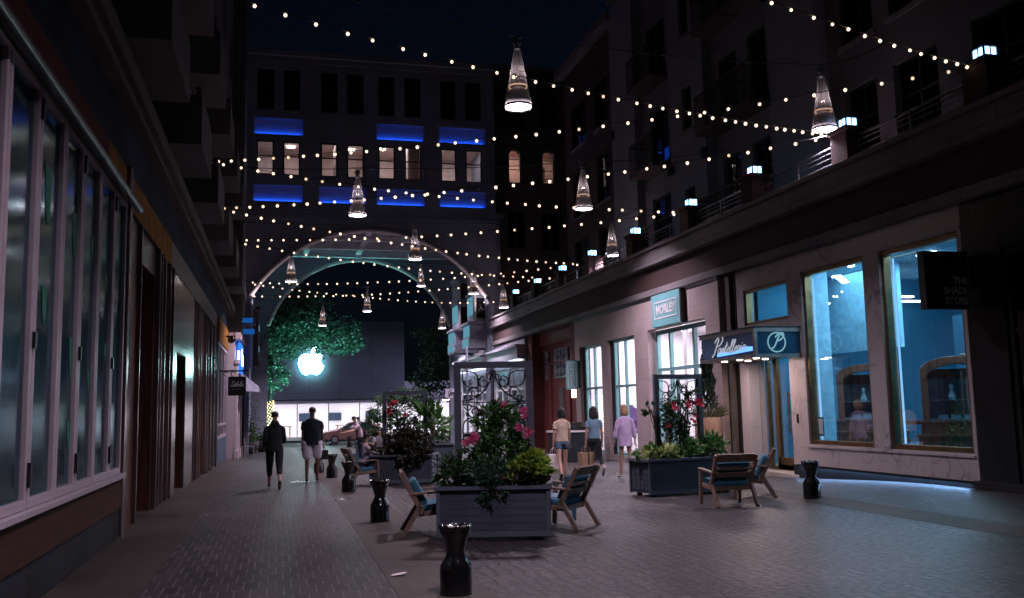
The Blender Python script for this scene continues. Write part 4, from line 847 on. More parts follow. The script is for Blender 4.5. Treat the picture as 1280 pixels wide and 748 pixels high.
for k,(px,py,ang) in enumerate(((XM+.38,23.55,.5),(XM+.38,25.05,-.6))):
    dd = MB(); frame_y(dd,-.03,.03,0,.72,.05,2.62,.12,(),()); L = Matrix.Translation((px,py,-.08)) @ Matrix.Rotation(ang,4,'Z'); dd.xf(L); d = dd.build('door_leaf', teal_paint, fs)
    dd = MB(); dd.box(.12,.60,-.005,.005,.17,2.5); dd.xf(L); dd.build('pane', glass_clear, d)
m = MB(); m.box(XM+.02,16.5,21.6,33.2,-.4,-.02); m.build('floor', shop_floor, fs)
m = MB(); m.box(16.4,16.5,21.6,33.2,0,4.6); m.box(XM+.3,16.4,21.56,21.64,0,4.6); m.box(XM+.3,16.4,33.2,33.28,0,4.6); m.box(XM+.3,16.4,21.64,33.2,4.5,4.58); m.box(12.6,12.7,27.0,27.25,0,4.5); m.box(13.4,13.5,28.4,31.2,0,3.0); m.build('room_wall', shop_white, fs)
m = MB()
for x in (12.6,14.6):
    for y in (23,25,27.5,29.8,31.8): m.box(x-.4,x+.4,y-.12,y+.12,4.44,4.49)
m.build('ceiling_lamp', EMIT('shop_lamp_white',(1,.86,.98),16), fs)
for yy in (24.2,28.3,31.4): alight(fs,13.4,yy,4.42,3.2,2.0,330,(1,.86,.96))
m = MB()
for y0_,y1_,x,z in ((28.0,29.0,12.2,1.7),(31.0,31.9,12.3,1.7),(30.0,31.4,13.2,1.6),(23.2,24.6,14.5,1.6)): m.loft([(x,y0_,z),(x,y1_,z)],.02,6)
m.build('clothes_rail', steel_dark, fs)
m = MB(); hues = [MAT('garment%d'%k, c, .9) for k,c in enumerate(((.03,.03,.04),(.12,.05,.2),(.05,.1,.3),(.5,.4,.5),(.25,.08,.35)))]
for y0_,y1_,x,z in ((28.0,29.0,12.2,1.7),(31.0,31.9,12.3,1.7),(30.0,31.4,13.2,1.6),(23.2,24.6,14.5,1.6)):
    y = y0_+.05
    while y < y1_: m.cur = random.randrange(5); L = random.uniform(.6,1.1); m.prism([(x-.22,z-L),(x+.22,z-L),(x+.17,z-.12),(x,z-.02),(x-.17,z-.12)],1,y,y+.05); y += .085
m.build('garment', hues, fs)
m = MB(); m.ball((12.3,27.75,2.05),.12,8,6); m.loft([(12.3,27.75,1.9),(12.3,27.75,1.6),(12.3,27.75,1.15),(12.3,27.75,.5)],[.06,.2,.14,.22],10); m.build('mannequin', black_matt, fs)
s1 = thing('wall_sign', 'square teal sign with white framed capitals above the stone shop doorway', 'sign', (XM,24.4,4.0))
m = MB(); m.box(XM-.14,XM-.002,23.45,25.45,3.98,4.92); m.build('board', teal_sign, s1, bevel=.006)
m = MB(); m.box(XM-.142,XM-.004,23.36,23.448,3.97,4.92); m.build('side', black_matt, s1)
m = MB(); frame_x(m, XM-.156, XM-.141, 23.62, 25.22, 4.20, 4.70, .035); m.build('white_border', white_paint, s1)
text_obj('lettering','MORLEY',.36,white_paint,s1,(XM-.149,24.42,4.45),MX_WEST,.98,bold=.011)
s2 = thing('blade_sign', 'narrow upright teal sign projecting beside the red brick recess', 'sign', (10.65,32.8,2.35))
m = MB(); m.box(10.40,10.86,32.78,32.86,2.34,3.42); m.build('board', teal_sign, s2, bevel=.006)
m = MB(); frame_y(m,32.772,32.779,10.46,10.80,2.42,3.34,.02); m.build('white_border', white_paint, s2)
text_obj('lettering','MORLEY',.20,white_paint,s2,(10.63,32.776,2.88),MX_SOUTH,1.05,rot=PI/2)
m = MB(); m.box(10.86,XM,32.8,32.84,3.28,3.32); m.box(10.86,XM,32.8,32.84,2.46,2.5); m.box(XM-.06,XM,32.76,32.88,2.4,3.4); m.build('bracket', steel_dark, s2)

# ---- red brick recess
rb = thing('brick_shopfront', 'dark red brick recess with a plain doorway and pale lower panels', 'shopfront', (XR,37,0))
m = MB(); m.box(XR,XR+.5,33.32,34.3,-.5,4.96); m.build('pier', brick_red, rb)
m = MB(); m.box(XR,XR+.5,40.0,40.8,-.5,4.96); m.build('pier', brick_red, rb)
m = MB(); wall_x(m, XR+.5, XR+.8, 34.3, 40.0, -.5, 4.96, [(35.0,36.2,-.5,2.6)]); m.build('wall', red_paint, rb)
m = MB(); m.box(XR+.35,XR+.5,34.3,40,4.4,4.96); m.box(XR+.40,XR+.5,34.3,40,3.55,3.62); m.box(XR+.42,XR+.5,38.6,38.9,-.5,3.5); m.build('moulding', red_paint, rb)
m = MB(); m.box(XR+.45,XR+.51,36.9,37.5,-.4,2.5); m.build('grey_panel', MAT('grey_panel',(.16,.16,.15),.6), rb)
m = MB(); m.box(XR+.82,XR+.9,34.6,36.6,-.5,2.9); m.build('door', black_matt, rb)
m = MB(); m.box(XR-.1,XR+.45,33.32,34.5,-.5,.12); m.build('step', concrete_tan, rb, bevel=.02)
plabs = ['narrow blue lit scroll panel left on the red wall','large square white scrollwork panel on the red brick wall','narrow scroll panel half behind the upright teal sign']
for (y0,y1,lab) in ((38.9,39.3,plabs[0]),(36.1,37.9,plabs[1]),(35.0,35.6,plabs[2])):
    g = thing('scroll_panel', lab, 'wall panel', (XR+.4,(y0+y1)/2,2.95), 'scroll panels on the red wall')
    m = MB(); m.box(XR+.44,XR+.48,y0,y1,2.92,4.15); m.build('backing', MAT('panel_back',(.02,.04,.06),.5) if 'panel_back' not in bpy.data.materials else bpy.data.materials['panel_back'], g)
    m = MB(); frame_x(m,XR+.40,XR+.44,y0,y1,2.92,4.15,.05)
    n = 2 if y1-y0 > 1 else 1
    for c in range(n):
        yc = y0+(y1-y0)*(c+.5)/n; hw_ = (y1-y0)/n*.42
        for sgn_ in (-1,1):
            m.loft([(XR+.42,yc+sgn_*hw_*(.15+.8*abs(math.sin(k*.32))),2.98+k*.055) for k in range(20)],.022,5)
            for zc in (3.2,3.6,3.95): m.loft([(XR+.42,yc+sgn_*hw_*(.5+.42*(1-k/16)*math.cos(k*.8)),zc+hw_*.42*(1-k/16)*math.sin(k*.8)) for k in range(15)],.018,5)
    m.build('scrollwork', MAT('panel_scroll',(.5,.58,.66),.45) if 'panel_scroll' not in bpy.data.materials else bpy.data.materials['panel_scroll'], g)
wl = thing('wall_sconce', 'warm glowing wall lamp under the upright teal sign', 'lamp', (XR-.1,33.7,2.1))
m = MB(); m.box(XR-.18,XR-.03,33.62,33.80,2.05,2.45); m.build('shade', warm_lamp, wl); m = MB(); m.box(XR-.2,XR-.001,33.6,33.82,2.0,2.05); m.box(XR-.03,XR,33.66,33.76,2.05,2.5); m.build('bracket', bronze, wl)
dj = thing('serving_table', 'black table with a pale edged top and dark equipment by the red brick recess', 'table', (9.6,30,0))
z = gz(9.6,30)
m = MB(); m.box(8.9,10.5,29.6,30.5,z+.98,z+1.03); m.build('table_top', white_paint, dj); m = MB(); m.box(8.95,10.45,29.64,30.46,z+.03,z+.978); m.build('skirt', cl_black, dj)
m = MB(); m.box(9.1,9.5,29.8,30.2,z+1.03,z+1.18); m.box(9.6,9.95,29.8,30.3,z+1.03,z+1.22); m.box(10.0,10.3,29.9,30.2,z+1.03,z+1.15); m.box(9.15,10.1,30.25,30.4,z+1.03,z+1.3); m.build('equipment', black_gloss, dj, bevel=.015)

# ---- bright white shop at the far right and its twin inside the passage
for (nm,lab,X,y0,y1) in (('white_shop','bright white shopfront with blue panels between the red wall and the archway',11.0,40.85,47.3),('passage_shop','bright white shopfront under the bay windows inside the archway passage',11.2,49.25,57.9)):
    w = thing('white_shopfront', lab, 'shopfront', (X,(y0+y1)/2,-.3)); dy = (y1-y0)
    ops = [(y0+.25,y0+dy*.47,-.2,3.6),(y0+dy*.53,y1-.25,-.2,3.6)]
    m = MB(); wall_x(m, X, X+.25, y0, y1, -.9, 4.9, ops); m.build('wall', MAT('far_shop_wall',(.34,.32,.37),.6) if 'far_shop_wall' not in bpy.data.materials else bpy.data.materials['far_shop_wall'], w)
    m = MB(); m.box(X-.35,X-.002,y0+.1,y1-.1,3.95,4.5); m.box(X-.45,X-.002,y0+.05,y1-.05,4.5,4.62); m.build('sign_band', MAT('far_shop_band',(.45,.45,.52),.5) if 'far_shop_band' not in bpy.data.materials else bpy.data.materials['far_shop_band'], w)
    m = MB(); m.box(X-.30,X-.05,y0+.3,y1-.3,3.88,3.93); m.build('cornice_light', EMIT('cornice_glow',(.62,.74,1),4) if 'cornice_glow' not in bpy.data.materials else bpy.data.materials['cornice_glow'], w)
    for a,b,c,d in ops:
        m = MB(); frame_x(m, X+.06,X+.16,a,b,c,d,.12,((a+b)/2,),(2.6,)); f = m.build('window', white_paint, w); m = MB(); m.box(X+.1,X+.11,a+.12,b-.12,c+.12,d-.12); m.build('pane', glass_clear, f)
    m = MB(); m.box(X+4,X+4.1,y0,y1,-.5,4.8); m.box(X+.26,X+4,y0+.02,y0+.1,-.5,4.8); m.box(X+.26,X+4,y1-.1,y1-.02,-.5,4.8); m.box(X+.26,X+4,y0+.1,y1-.1,4.6,4.7); m.box(X+.26,X+4,y0+.1,y1-.1,-.6,-.5); m.build('room', shop_white, w)
    m = MB()
    for k in range(3): yy = y0+dy*(k+.5)/3; m.box(X+1.0,X+2.4,yy-.3,yy+.3,4.5,4.56)
    m.build('ceiling_lamp', EMIT('far_shop_lamp',(.80,.88,1),3.4) if 'far_shop_lamp' not in bpy.data.materials else bpy.data.materials['far_shop_lamp'], w)
    m = MB()
    for k in range(4): yy = y0+dy*(k+.4)/4; m.box(X+.8,X+.9,yy,yy+.8,.9,2.3)
    for k in range(6): yy = y0+dy*(k+.3)/6; m.box(X+1.6,X+2.0,yy,yy+.35,-.5,random.uniform(.6,1.9))
    m.build('blue_display', MAT('blue_display',(.03,.22,.5),.5) if 'blue_display' not in bpy.data.materials else bpy.data.materials['blue_display'], w)
gs = thing('projecting_sign', 'small white sign with dark script left of the bright far shopfronts', 'sign', (9.2,47,2.4))
m = MB(); m.box(8.35,9.28,46.95,47.05,2.27,2.75); m.build('board', MAT('sign_white_m',(.55,.52,.62),.6), gs, bevel=.008)
m = MB(); m.box(9.28,9.5,46.98,47.02,2.64,2.68); m.box(9.28,9.5,46.98,47.02,2.34,2.38); m.build('bracket', steel_dark, gs)
m = MB(); m.loft([(9.52,47,gz(9,47)),(9.52,47,4.9)],.06,8); m.build('post', MAT('post_blue',(.2,.22,.3),.5), gs)
g, w_ = script_mb('Gorjana', .27, .06, .3); g.xf(Matrix.Translation((8.84-w_/2,46.94,2.45)) @ MX_SOUTH); g.build('lettering', black_matt, gs)
# ------------------------------------------------------------------ store across the road
gs_ = thing('glass_store', 'grey walled store with a glowing fruit emblem and bright white glazed front', 'building', (0,80,-.4))
wall_grey = BRICK('store_panel', (.20,.20,.25), (.19,.19,.24), (.11,.11,.14), 2.6, 3.3, 'xz', .6, .15, .02, offset=0, warp=0, stain=.15)
m = MB(); m.box(-30,10.65,80,92,2.75,9.4); m.build('upper_wall', wall_grey, gs_)
m = MB(); m.box(-30,14,80.3,80.6,2.45,2.745); m.box(10.66,24,80,84,2.75,4.2); m.build('soffit_band', MAT('store_soffit',(.5,.5,.55),.5), gs_)
m = MB(); m.box(-30,24,90,90.1,-.4,2.9); m.box(-30,24,80.6,90,-.5,-.4); m.box(-30,24,80.6,90,2.6,2.7); m.build('room', shop_white, gs_)
m = MB()
for x in range(-12,24,3): m.box(x,x+1.6,81.5,89,2.55,2.59)
m.build('ceiling_lamp', EMIT('store_lamp',(1,.95,1),4.8), gs_)
for k in range(14):
    x = -14+k*2.6
    m = MB(); frame_y(m,80.05,80.12,x,x+2.6,-.36,2.44,.035); f = m.build('window', steel_dark, gs_); m = MB(); m.box(x+.04,x+2.56,80.08,80.09,-.32,2.4); m.build('pane', glass_clear, f)
m = MB()
for x0,x1 in ((1.95,3.1),(4.75,5.9),(-1.3,-.45),(8.2,9.4)): m.box(x0,x1,89.8,89.95,.85,1.6)
m.build('screen', MAT('screen_dark',(.03,.05,.09),.3), gs_)
m = MB()
for x in (-3.5,-.8,2,5,8): m.box(x,x+2,83,84,.45,.53); m.box(x+.1,x+.2,83.1,83.9,-.4,.45); m.box(x+1.8,x+1.9,83.1,83.9,-.4,.45)
m.build('wooden_table', MAT('store_table',(.5,.27,.12),.4), gs_)
# glowing emblem: a bitten fruit with a leaf
def bez(pts, n=10):
    out = []
    for i in range(0,len(pts)-1,3):
        a,b,c,d = pts[i:i+4]
        for k in range(n):
            t=k/n; s=1-t; out.append((s**3*a[0]+3*s*s*t*b[0]+3*s*t*t*c[0]+t**3*d[0], s**3*a[1]+3*s*s*t*b[1]+3*s*t*t*c[1]+t**3*d[1]))
    return out
body = bez([(0,.62),(.18,.62),(.26,.72),(.5,.72),(.66,.72),(.78,.66),(.87,.53),(.62,.38),(.60,-.02),(.93,-.18),(.84,-.48),(.62,-.84),(.40,-.84),(.24,-.84),(.18,-.74),(0,-.74),(-.18,-.74),(-.24,-.84),(-.42,-.84),(-.72,-.80),(-.95,-.2),(-.93,.14),(-.90,.52),(-.64,.72),(-.42,.72),(-.24,.72),(-.16,.62),(0,.62)])
leafp = bez([(-.02,.74),(-.03,1.02),(.18,1.27),(.46,1.32),(.49,1.02),(.28,.75),(-.02,.74)])
em = MB(); S = 1.13; ex, ez = 2.72, 5.78
for poly in (body, leafp):
    P = [(ex+S*x, ez+S*y) for x,y in poly]; em.prism(P,1,79.66,79.74)
em.build('emblem', logo_m, gs_)
bk = MB(); S2 = S*1.02
for poly in (body, leafp): bk.prism([(ex+S2*x, ez+S2*y) for x,y in poly],1,79.745,79.76)
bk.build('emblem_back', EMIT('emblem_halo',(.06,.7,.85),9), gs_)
m = MB()
for dx in (-.6,.6): m.loft([(ex+dx,79.75,ez),(ex+dx,80,ez)],.03,6)
m.build('stand_off', steel_dark, gs_)

# ------------------------------------------------------------------ trees
def tree(label, x, y, h, trunk_r, blobs, leaf_m, n, L, lights=False, zb=None):
    zb = gz(x,y) if zb is None else zb
    t = thing('street_tree', label, 'tree', (x,y,zb))
    m = MB(); top = Vector((x+.1,y,zb+h*.62))
    m.loft([(x,y,zb-.1),(x,y,zb+.5),(x+.04,y,zb+h*.3),top],[trunk_r*1.4,trunk_r,trunk_r*.85,trunk_r*.5],9)
    for (bx,by,bz,rx,ry,rz) in blobs:
        s = Vector((x+.04,y,zb+h*(random.uniform(.28,.5) if bx < 1.5 else .61))); e = Vector((x+bx,y+by,zb+bz)); mid = (s+e)/2+Vector((0,0,.3))
        m.loft([s,mid,e],[trunk_r*.5,trunk_r*.3,trunk_r*.1],6)
        for k in range(3): q = e+Vector((random.uniform(-rx,rx)*.7,random.uniform(-ry,ry)*.7,random.uniform(-.2,.7)*rz)); m.loft([mid,(mid+q)/2+Vector((0,0,.15)),q],[trunk_r*.2,trunk_r*.12,.01],5)
    m.build('trunk', bark, t, True)
    m = MB(); tot = sum(b[3]*b[4]*b[5] for b in blobs)
    for (bx,by,bz,rx,ry,rz) in blobs:
        c = Vector((x+bx,y+by,zb+bz)); k = int(n*rx*ry*rz/tot); cl = [Vector((random.gauss(0,1),random.gauss(0,1),random.gauss(0,1))).normalized()*random.uniform(.55,1.08) for _ in range(max(8,k//26))]
        for _ in range(k):
            q = random.choice(cl)+Vector((random.gauss(0,.13),random.gauss(0,.13),random.gauss(0,.11)))
            m.leaf(c+Vector((q.x*rx,q.y*ry,q.z*rz)), L*random.uniform(.7,1.3), L*.3)
    m.build('crown', leaf_m, t)
    if lights:
        m = MB()
        for k in range(150): a = k*2.4; zz = .3+k*.018; m.ball((x+(trunk_r*1.25)*math.cos(a),y+(trunk_r*1.25)*math.sin(a),zb+zz),.035,5,3)
        m.build('fairy_lights', EMIT('fairy_glow',(1,.72,.30),7), t)
    return t
tree('teal lit leafy tree with fairy lights on its trunk beside the glowing emblem', -.5, 63.4, 9.5, .2, [(-.2,0,7.2,2.4,2.2,2.0),(1.9,-.3,7.9,2.2,2.2,1.4),(4.3,.3,7.2,1.9,1.8,1.35),(1.0,.2,9.2,2.8,2.4,1.6),(-.9,0,5.5,1.4,1.6,1.5),(.2,-.4,4.4,1.1,1.2,.9)], tree_leaf, 17000, .25, True)
tree('dark tall tree to the right of the grey store wall', 12.2, 66.0, 9, .2, [(0,0,5.0,2.6,2.2,2.2),(-1.8,0,3.6,1.7,1.6,1.6),(1.5,.5,6.6,2.5,2.2,2.0),(-.6,-.5,7.2,1.9,1.8,1.4)], dark_leaf, 5000, .27)
tree('small dark tree standing before the white store front beside the far cafe seats', 7.2, 58.0, 3.6, .06, [(0,0,2.6,1.3,1.1,.8),(-.9,0,2.1,.8,.8,.5),(.9,.1,3.1,.9,.8,.6)], dark_leaf, 2600, .16)
# ------------------------------------------------------------------ pink car on the road
car = thing('parked_car', 'small pinkish hatchback seen from the side on the road beyond the archway', 'car', (5.2,65.6,gz(5,65)+.03))
cx0 = 3.0; zb = -.50
prof = [(0.0,.38),(.04,.72),(.28,.86),(1.05,.98),(1.75,1.42),(2.1,1.48),(3.2,1.47),(3.85,1.15),(4.12,.98),(4.18,.6),(4.15,.32),(3.85,.25),(.35,.25)]
m = MB(); m.prism([(cx0+a,zb+b) for a,b in prof],1,64.85,66.45); carp = MAT('car_paint',(.30,.17,.17),.25,metal=.3,var=.05,coat=.7); bo = m.build('body', carp, car, bevel=.07)
m = MB(); m.prism([(cx0+1.22,zb+.98),(cx0+1.80,zb+1.38),(cx0+2.28,zb+1.40),(cx0+2.28,zb+.98)],1,64.835,64.86); m.prism([(cx0+2.38,zb+.98),(cx0+2.38,zb+1.40),(cx0+3.15,zb+1.39),(cx0+3.68,zb+1.02)],1,64.835,64.86); m.build('side_window', MAT('car_glass',(.05,.10,.11),.1), car)
m = MB(); m.box(cx0+2.5,cx0+2.68,64.83,64.85,zb+.86,zb+.89); m.box(cx0+2.30,cx0+2.315,64.846,64.852,zb+.4,zb+.97); m.build('door_handle', steel_dark, car)
for wx in (.82,3.35):
    m = MB(); M_ = Matrix.Translation((cx0+wx,64.9,zb+.30)) @ Matrix.Rotation(PI/2,4,'X')
    m.lathe([(.20,-.1),(.30,-.09),(.31,0),(.30,.09),(.20,.1)],n=20); m.xf(M_); w = m.build('wheel', MAT('tyre',(.015,.015,.015),.8) if 'tyre' not in bpy.data.materials else bpy.data.materials['tyre'], car, True)
    m = MB(); m.lathe([(.001,.09),(.05,.11),(.19,.10),(.2,.08)],n=14); m.xf(M_); m.build('rim', MAT('rim_metal',(.4,.4,.42),.3,metal=.8) if 'rim_metal' not in bpy.data.materials else bpy.data.materials['rim_metal'], w)
m = MB(); m.box(cx0-.02,cx0+.12,64.95,65.2,zb+.62,zb+.75); m.build('headlight', MAT('lamp_clear',(.7,.7,.7),.1), car); m = MB(); m.box(cx0+4.08,cx0+4.2,64.9,65.1,zb+.75,zb+.98); m.build('tail_light', MAT('lamp_red',(.4,.01,.01),.2), car)

# ------------------------------------------------------------------ bollards
bpos = [(1.63,8.72,'nearest shiny black bollard with a scalloped top in front of the big planter'),(1.56,14.7,'shiny black bollard beside the left hand wooden lounge chair'),(1.50,20.4,'shiny black bollard between the near bollards and the seated girl'),(1.44,25.8,'shiny black bollard behind the man in white shorts, next to the round cover'),(1.22,28.6,'black bollard half hidden behind the leg of the man in white shorts'),(8.98,14.45,'single shiny black bollard on the right, in front of the marble shop windows'),(4.2,57.0,'far small black bollard beside the pink car')]
b0 = thing('bollard', bpos[0][2], 'bollard', (0,0,0), 'black bollards along the street')
m = MB(); m.lathe([(.001,0),(.155,0),(.158,.02),(.155,.04),(.155,.27),(.150,.29),(.118,.345),(.092,.395),(.088,.42),(.092,.45),(.112,.53),(.142,.605),(.150,.625)],n=28); m.build('post', black_gloss, b0, True)
m = MB(); n = 32; rr = lambda a: .152+.009*math.cos(8*a)
i0 = 0; lv = [(.625,.93),(.655,1.02),(.685,1.0),(.690,.9),(.675,.8),(.66,.0)]
for z,s in lv:
    for q in range(n): a = 2*PI*q/n; r = rr(a)*s; m.v.append((r*math.cos(a),r*math.sin(a),z+(.012*math.cos(8*a) if s>.85 and z>.64 else 0)))
for j in range(len(lv)-1):
    for q in range(n): a = j*n+q; b = j*n+(q+1)%n; m.f.append((a,b,b+n,a+n)); m.m.append(0)
m.build('crown_cap', black_gloss, b0, True)
for i,(x,y,l) in enumerate(bpos):
    o = b0 if i == 0 else copy_tree(b0)
    o.location = (x,y,gz(x,y)+.004); o['label'] = l; o.rotation_euler.z = i*.7; o.scale = (.97,.97,.915)

# ------------------------------------------------------------------ planters
def planter(label, x, y, rz, w, d, h, trellis, fill=1.0):
    z0 = gz(x,y)
    t = thing('planter_box', label, 'planter', (0,0,0), 'grey trellis planters in the street')
    L = Matrix.Translation((x,y,z0)) @ Matrix.Rotation(rz,4,'Z')
    def P(name, m, mat, par, **k): m.xf(L); return m.build(name, mat, par, **k)
    m = MB(); m.box(-w/2+.03,w/2-.03,-d/2+.03,d/2-.03,.07,h-.06); b = P('box', m, planter_m, t)
    m = MB()
    nx = int(w/.14); nz = 5
    random.seed(int(x*10))
    for (yy,s) in ((-d/2+.03,-1),(d/2-.03,1)):
        for r in range(nz):
            za = .12+(h-.22)*r/nz; zb_ = .12+(h-.22)*(r+1)/nz
            k = 0
            while k < nx:
                q = random.choice((1,1,1,2)); xa = -w/2+.09+(w-.18)*k/nx; xb = -w/2+.09+(w-.18)*min(k+q,nx)/nx
                m.box(xa+.006,xb-.006,min(yy,yy+s*.004),max(yy,yy+s*.004),za+.006,zb_-.006)
                k += q
        P('relief_panel', m, planter_m, b); m = MB()
    for (xx,s) in ((-w/2+.03,-1),(w/2-.03,1)):
        for r in range(nz):
            za = .12+(h-.22)*r/nz; zb_ = .12+(h-.22)*(r+1)/nz
            for k in range(4): ya = -d/2+.09+(d-.18)*k/4; m.box(min(xx,xx+s*.012),max(xx,xx+s*.012),ya+.008,ya+(d-.18)/4-.008,za+.008,zb_-.008)
        P('relief_panel', m, planter_m, b); m = MB()
    m = MB()
    for sx in (-1,1):
        for sy in (-1,1): m.box(sx*w/2-.05 if sx>0 else -w/2,sx*w/2 if sx>0 else -w/2+.05,sy*d/2-.05 if sy>0 else -d/2,sy*d/2 if sy>0 else -d/2+.05,.05,h-.045)
    m.box(-w/2+.05,w/2-.05,-d/2+.004,-d/2+.04,.05,.12); m.box(-w/2+.05,w/2-.05,d/2-.04,d/2-.004,.05,.12)
    P('corner_post', m, planter_groove, t)
    m = MB(); m.box(-w/2-.025,w/2+.025,-d/2-.025,-d/2+.06,h-.045,h); m.box(-w/2-.025,w/2+.025,d/2-.06,d/2+.025,h-.045,h); m.box(-w/2-.025,-w/2+.06,-d/2+.06,d/2-.06,h-.045,h); m.box(w/2-.06,w/2+.025,-d/2+.06,d/2-.06,h-.045,h); P('rim', m, planter_groove, t)
    m = MB(); m.box(-w/2+.05,w/2-.05,-d/2+.05,d/2-.05,h-.14,h-.06); P('soil', m, soil, t)
    for sx in (-1,1):
        for sy in (-1,1): m = MB(); m.lathe([(.001,0),(.05,0),(.055,.035),(.05,.07)],(sx*(w/2-.14),sy*(d/2-.14),0),12); P('foot', m, black_matt, t)
    if trellis:
        tw, th, ty = trellis; zb_ = h-.1
        m = MB()
        for sx in (-1,1): m.box(sx*tw/2-.045,sx*tw/2+.045,ty-.035,ty+.035,zb_,th)
        m.box(-tw/2+.045,tw/2-.045,ty-.034,ty+.034,th-.09,th-.001); m.box(-tw/2+.045,tw/2-.045,ty-.03,ty+.03,zb_+.15,zb_+.21)
        tr = P('trellis', m, planter_groove, t)
        m = MB(); R_ = tw/2-.06
        def arc(cx_,cz_,r,a0,a1,n=20,w_=.011): m.loft([(cx_+r*math.cos(a0+(a1-a0)*k/n),ty,cz_+r*math.sin(a0+(a1-a0)*k/n)) for k in range(n+1)],w_,5)
        def curl(cx_,cz_,r,a0,dir_): m.loft([(cx_+r*(1-.75*k/18)*math.cos(a0+dir_*k*.42),ty,cz_+r*(1-.75*k/18)*math.sin(a0+dir_*k*.42)) for k in range(19)],.010,5)
        zc_ = th-.12-R_
        while zc_ > h-.2:
            for sx in (-1,1):
                for sz in (-1,1):
                    arc(sx*R_,zc_+sz*R_,R_*.95,*( (PI,1.5*PI) if (sx,sz)==(1,1) else (1.5*PI,2*PI) if (sx,sz)==(-1,1) else (.5*PI,PI) if (sx,sz)==(1,-1) else (0,.5*PI)))
                    curl(sx*R_*.80,zc_+sz*R_*.13,R_*.12,PI,sx*sz); curl(sx*R_*.13,zc_+sz*R_*.80,R_*.12,0,-sx*sz)
                    for q in (-1,1): m.loft([(sx*R_*(.98-.5*t_+q*.17*math.sin(PI*t_)),ty,zc_+sz*R_*(.98-.5*t_-q*.17*math.sin(PI*t_))) for t_ in [k/10 for k in range(11)]],.010,5)
                    curl(sx*R_*.30,zc_+sz*R_*.62,R_*.2,PI/2 if sz>0 else -PI/2,-sx*sz); curl(sx*R_*.62,zc_+sz*R_*.30,R_*.2,0 if sx>0 else PI,sx*sz)
            m.loft([(-R_,ty,zc_),(R_,ty,zc_)],.010,5); m.loft([(0,ty,zc_-R_),(0,ty,zc_+R_)],.010,5); m.ball((0,ty,zc_),.045,8,6,(1,.6,1))
            zc_ -= 2*R_
        P('scrollwork', m, scroll_m, tr)
    return L
def plant(name, label, cat, L, pieces, mat, group=None, flowers=None, stems=None, fmat=None, up=.8):
    """pieces: (x,y,z, rx,ry,rz, n, leaf length, width ratio)"""
    base = L @ Vector((pieces[0][0],pieces[0][1],.62))
    t = thing(name, label, cat, base, group)
    m = MB()
    for (x,y,z,rx,ry,rz,n,l,wr) in pieces:
        cl = [Vector((random.gauss(0,1),random.gauss(0,1),random.gauss(0,1))).normalized()*random.uniform(.35,1.0) for _ in range(max(6,n//14))]
        for _ in range(n):
            q = random.choice(cl)+Vector((random.gauss(0,.12),random.gauss(0,.12),random.gauss(0,.12)))
            p = Vector((x+q.x*rx,y+q.y*ry,z+q.z*rz)); d = Vector((q.x+random.gauss(0,.5),q.y+random.gauss(0,.5),q.z*.5+up*.3+random.gauss(0,.4)))
            m.leaf(p, l*random.uniform(.65,1.25), l*wr, d)
    m.xf(L); m.build('foliage', mat, t)
    m = MB()
    for (x,y,z,rx,ry,rz,n,l,wr) in pieces:
        for _ in range(6): m.loft([(x*.6+random.uniform(-.05,.05),y,.6),(x+random.uniform(-.4,.4)*rx,y+random.uniform(-.4,.4)*ry,z-.2*rz),(x+random.uniform(-.8,.8)*rx,y+random.uniform(-.7,.7)*ry,z+random.uniform(0,.9)*rz)],[.012,.009,.004],5)
    m.xf(L); m.build('stem', bark, t)
    for (x,y,z,s) in flowers or ():
        m = MB()
        for f in range(3):
            c = Vector((x+random.gauss(0,s*.45),y+random.gauss(0,s*.4),z+random.gauss(0,s*.45))); ax = Vector((random.gauss(0,.5),-1,random.gauss(.3,.4))).normalized(); u = ax.orthogonal().normalized(); w_ = ax.cross(u)
            for k in range(5): a = 2*PI*k/5+f; m.leaf(c, s, s*.42, u*math.cos(a)+w_*math.sin(a)+ax*.35, .1)
        m.xf(L); m.build('flower', fmat or pink_petal, t)
    return t
# planter 1 (nearest)
L1 = planter('nearest grey planter box with an iron scroll trellis and pink flowers', 2.86, 12.35, math.radians(-17), 1.5, .78, .70, (1.0,2.36,.12))
plant('flowering_vine','pink flowering vine climbing the nearest trellis','plant',L1,[(.02,.08,1.15,.42,.2,.5,980,.10,.30),(-.05,.1,1.65,.34,.16,.22,260,.10,.30),(.3,.05,1.4,.16,.12,.3,90,.10,.3)],green_leaf,None,[(-.28,-.12,1.32,.075),(.43,-.05,1.62,.08),(.33,-.12,1.45,.07),(.46,-.12,1.38,.075),(.12,-.05,1.78,.05),(-.33,-.2,1.30,.06)])
plant('fern','feathery blue green fern trailing over the front of the nearest planter','plant',L1,[(-.05,-.22,.80,.34,.26,.24,1300,.085,.14),(-.02,-.40,.62,.22,.08,.22,330,.08,.14)],fern_leaf)
plant('shrub','dark leafy shrub filling the left end of the nearest planter','plant',L1,[(-.50,-.05,.86,.30,.28,.24,760,.09,.22)],dark_leaf)
plant('sweet_potato_vine','lime green leafy vine at the right end of the nearest planter','plant',L1,[(.50,-.1,.92,.24,.26,.20,430,.10,.42),(.28,-.2,.84,.16,.14,.12,110,.09,.42)],lime_leaf,None,[(.12,-.32,.80,.05)])
plant('coleus','low dark purple leaved plant under the lime vine of the nearest planter','plant',L1,[(.50,-.30,.76,.24,.12,.12,230,.09,.4)],purple_leaf)
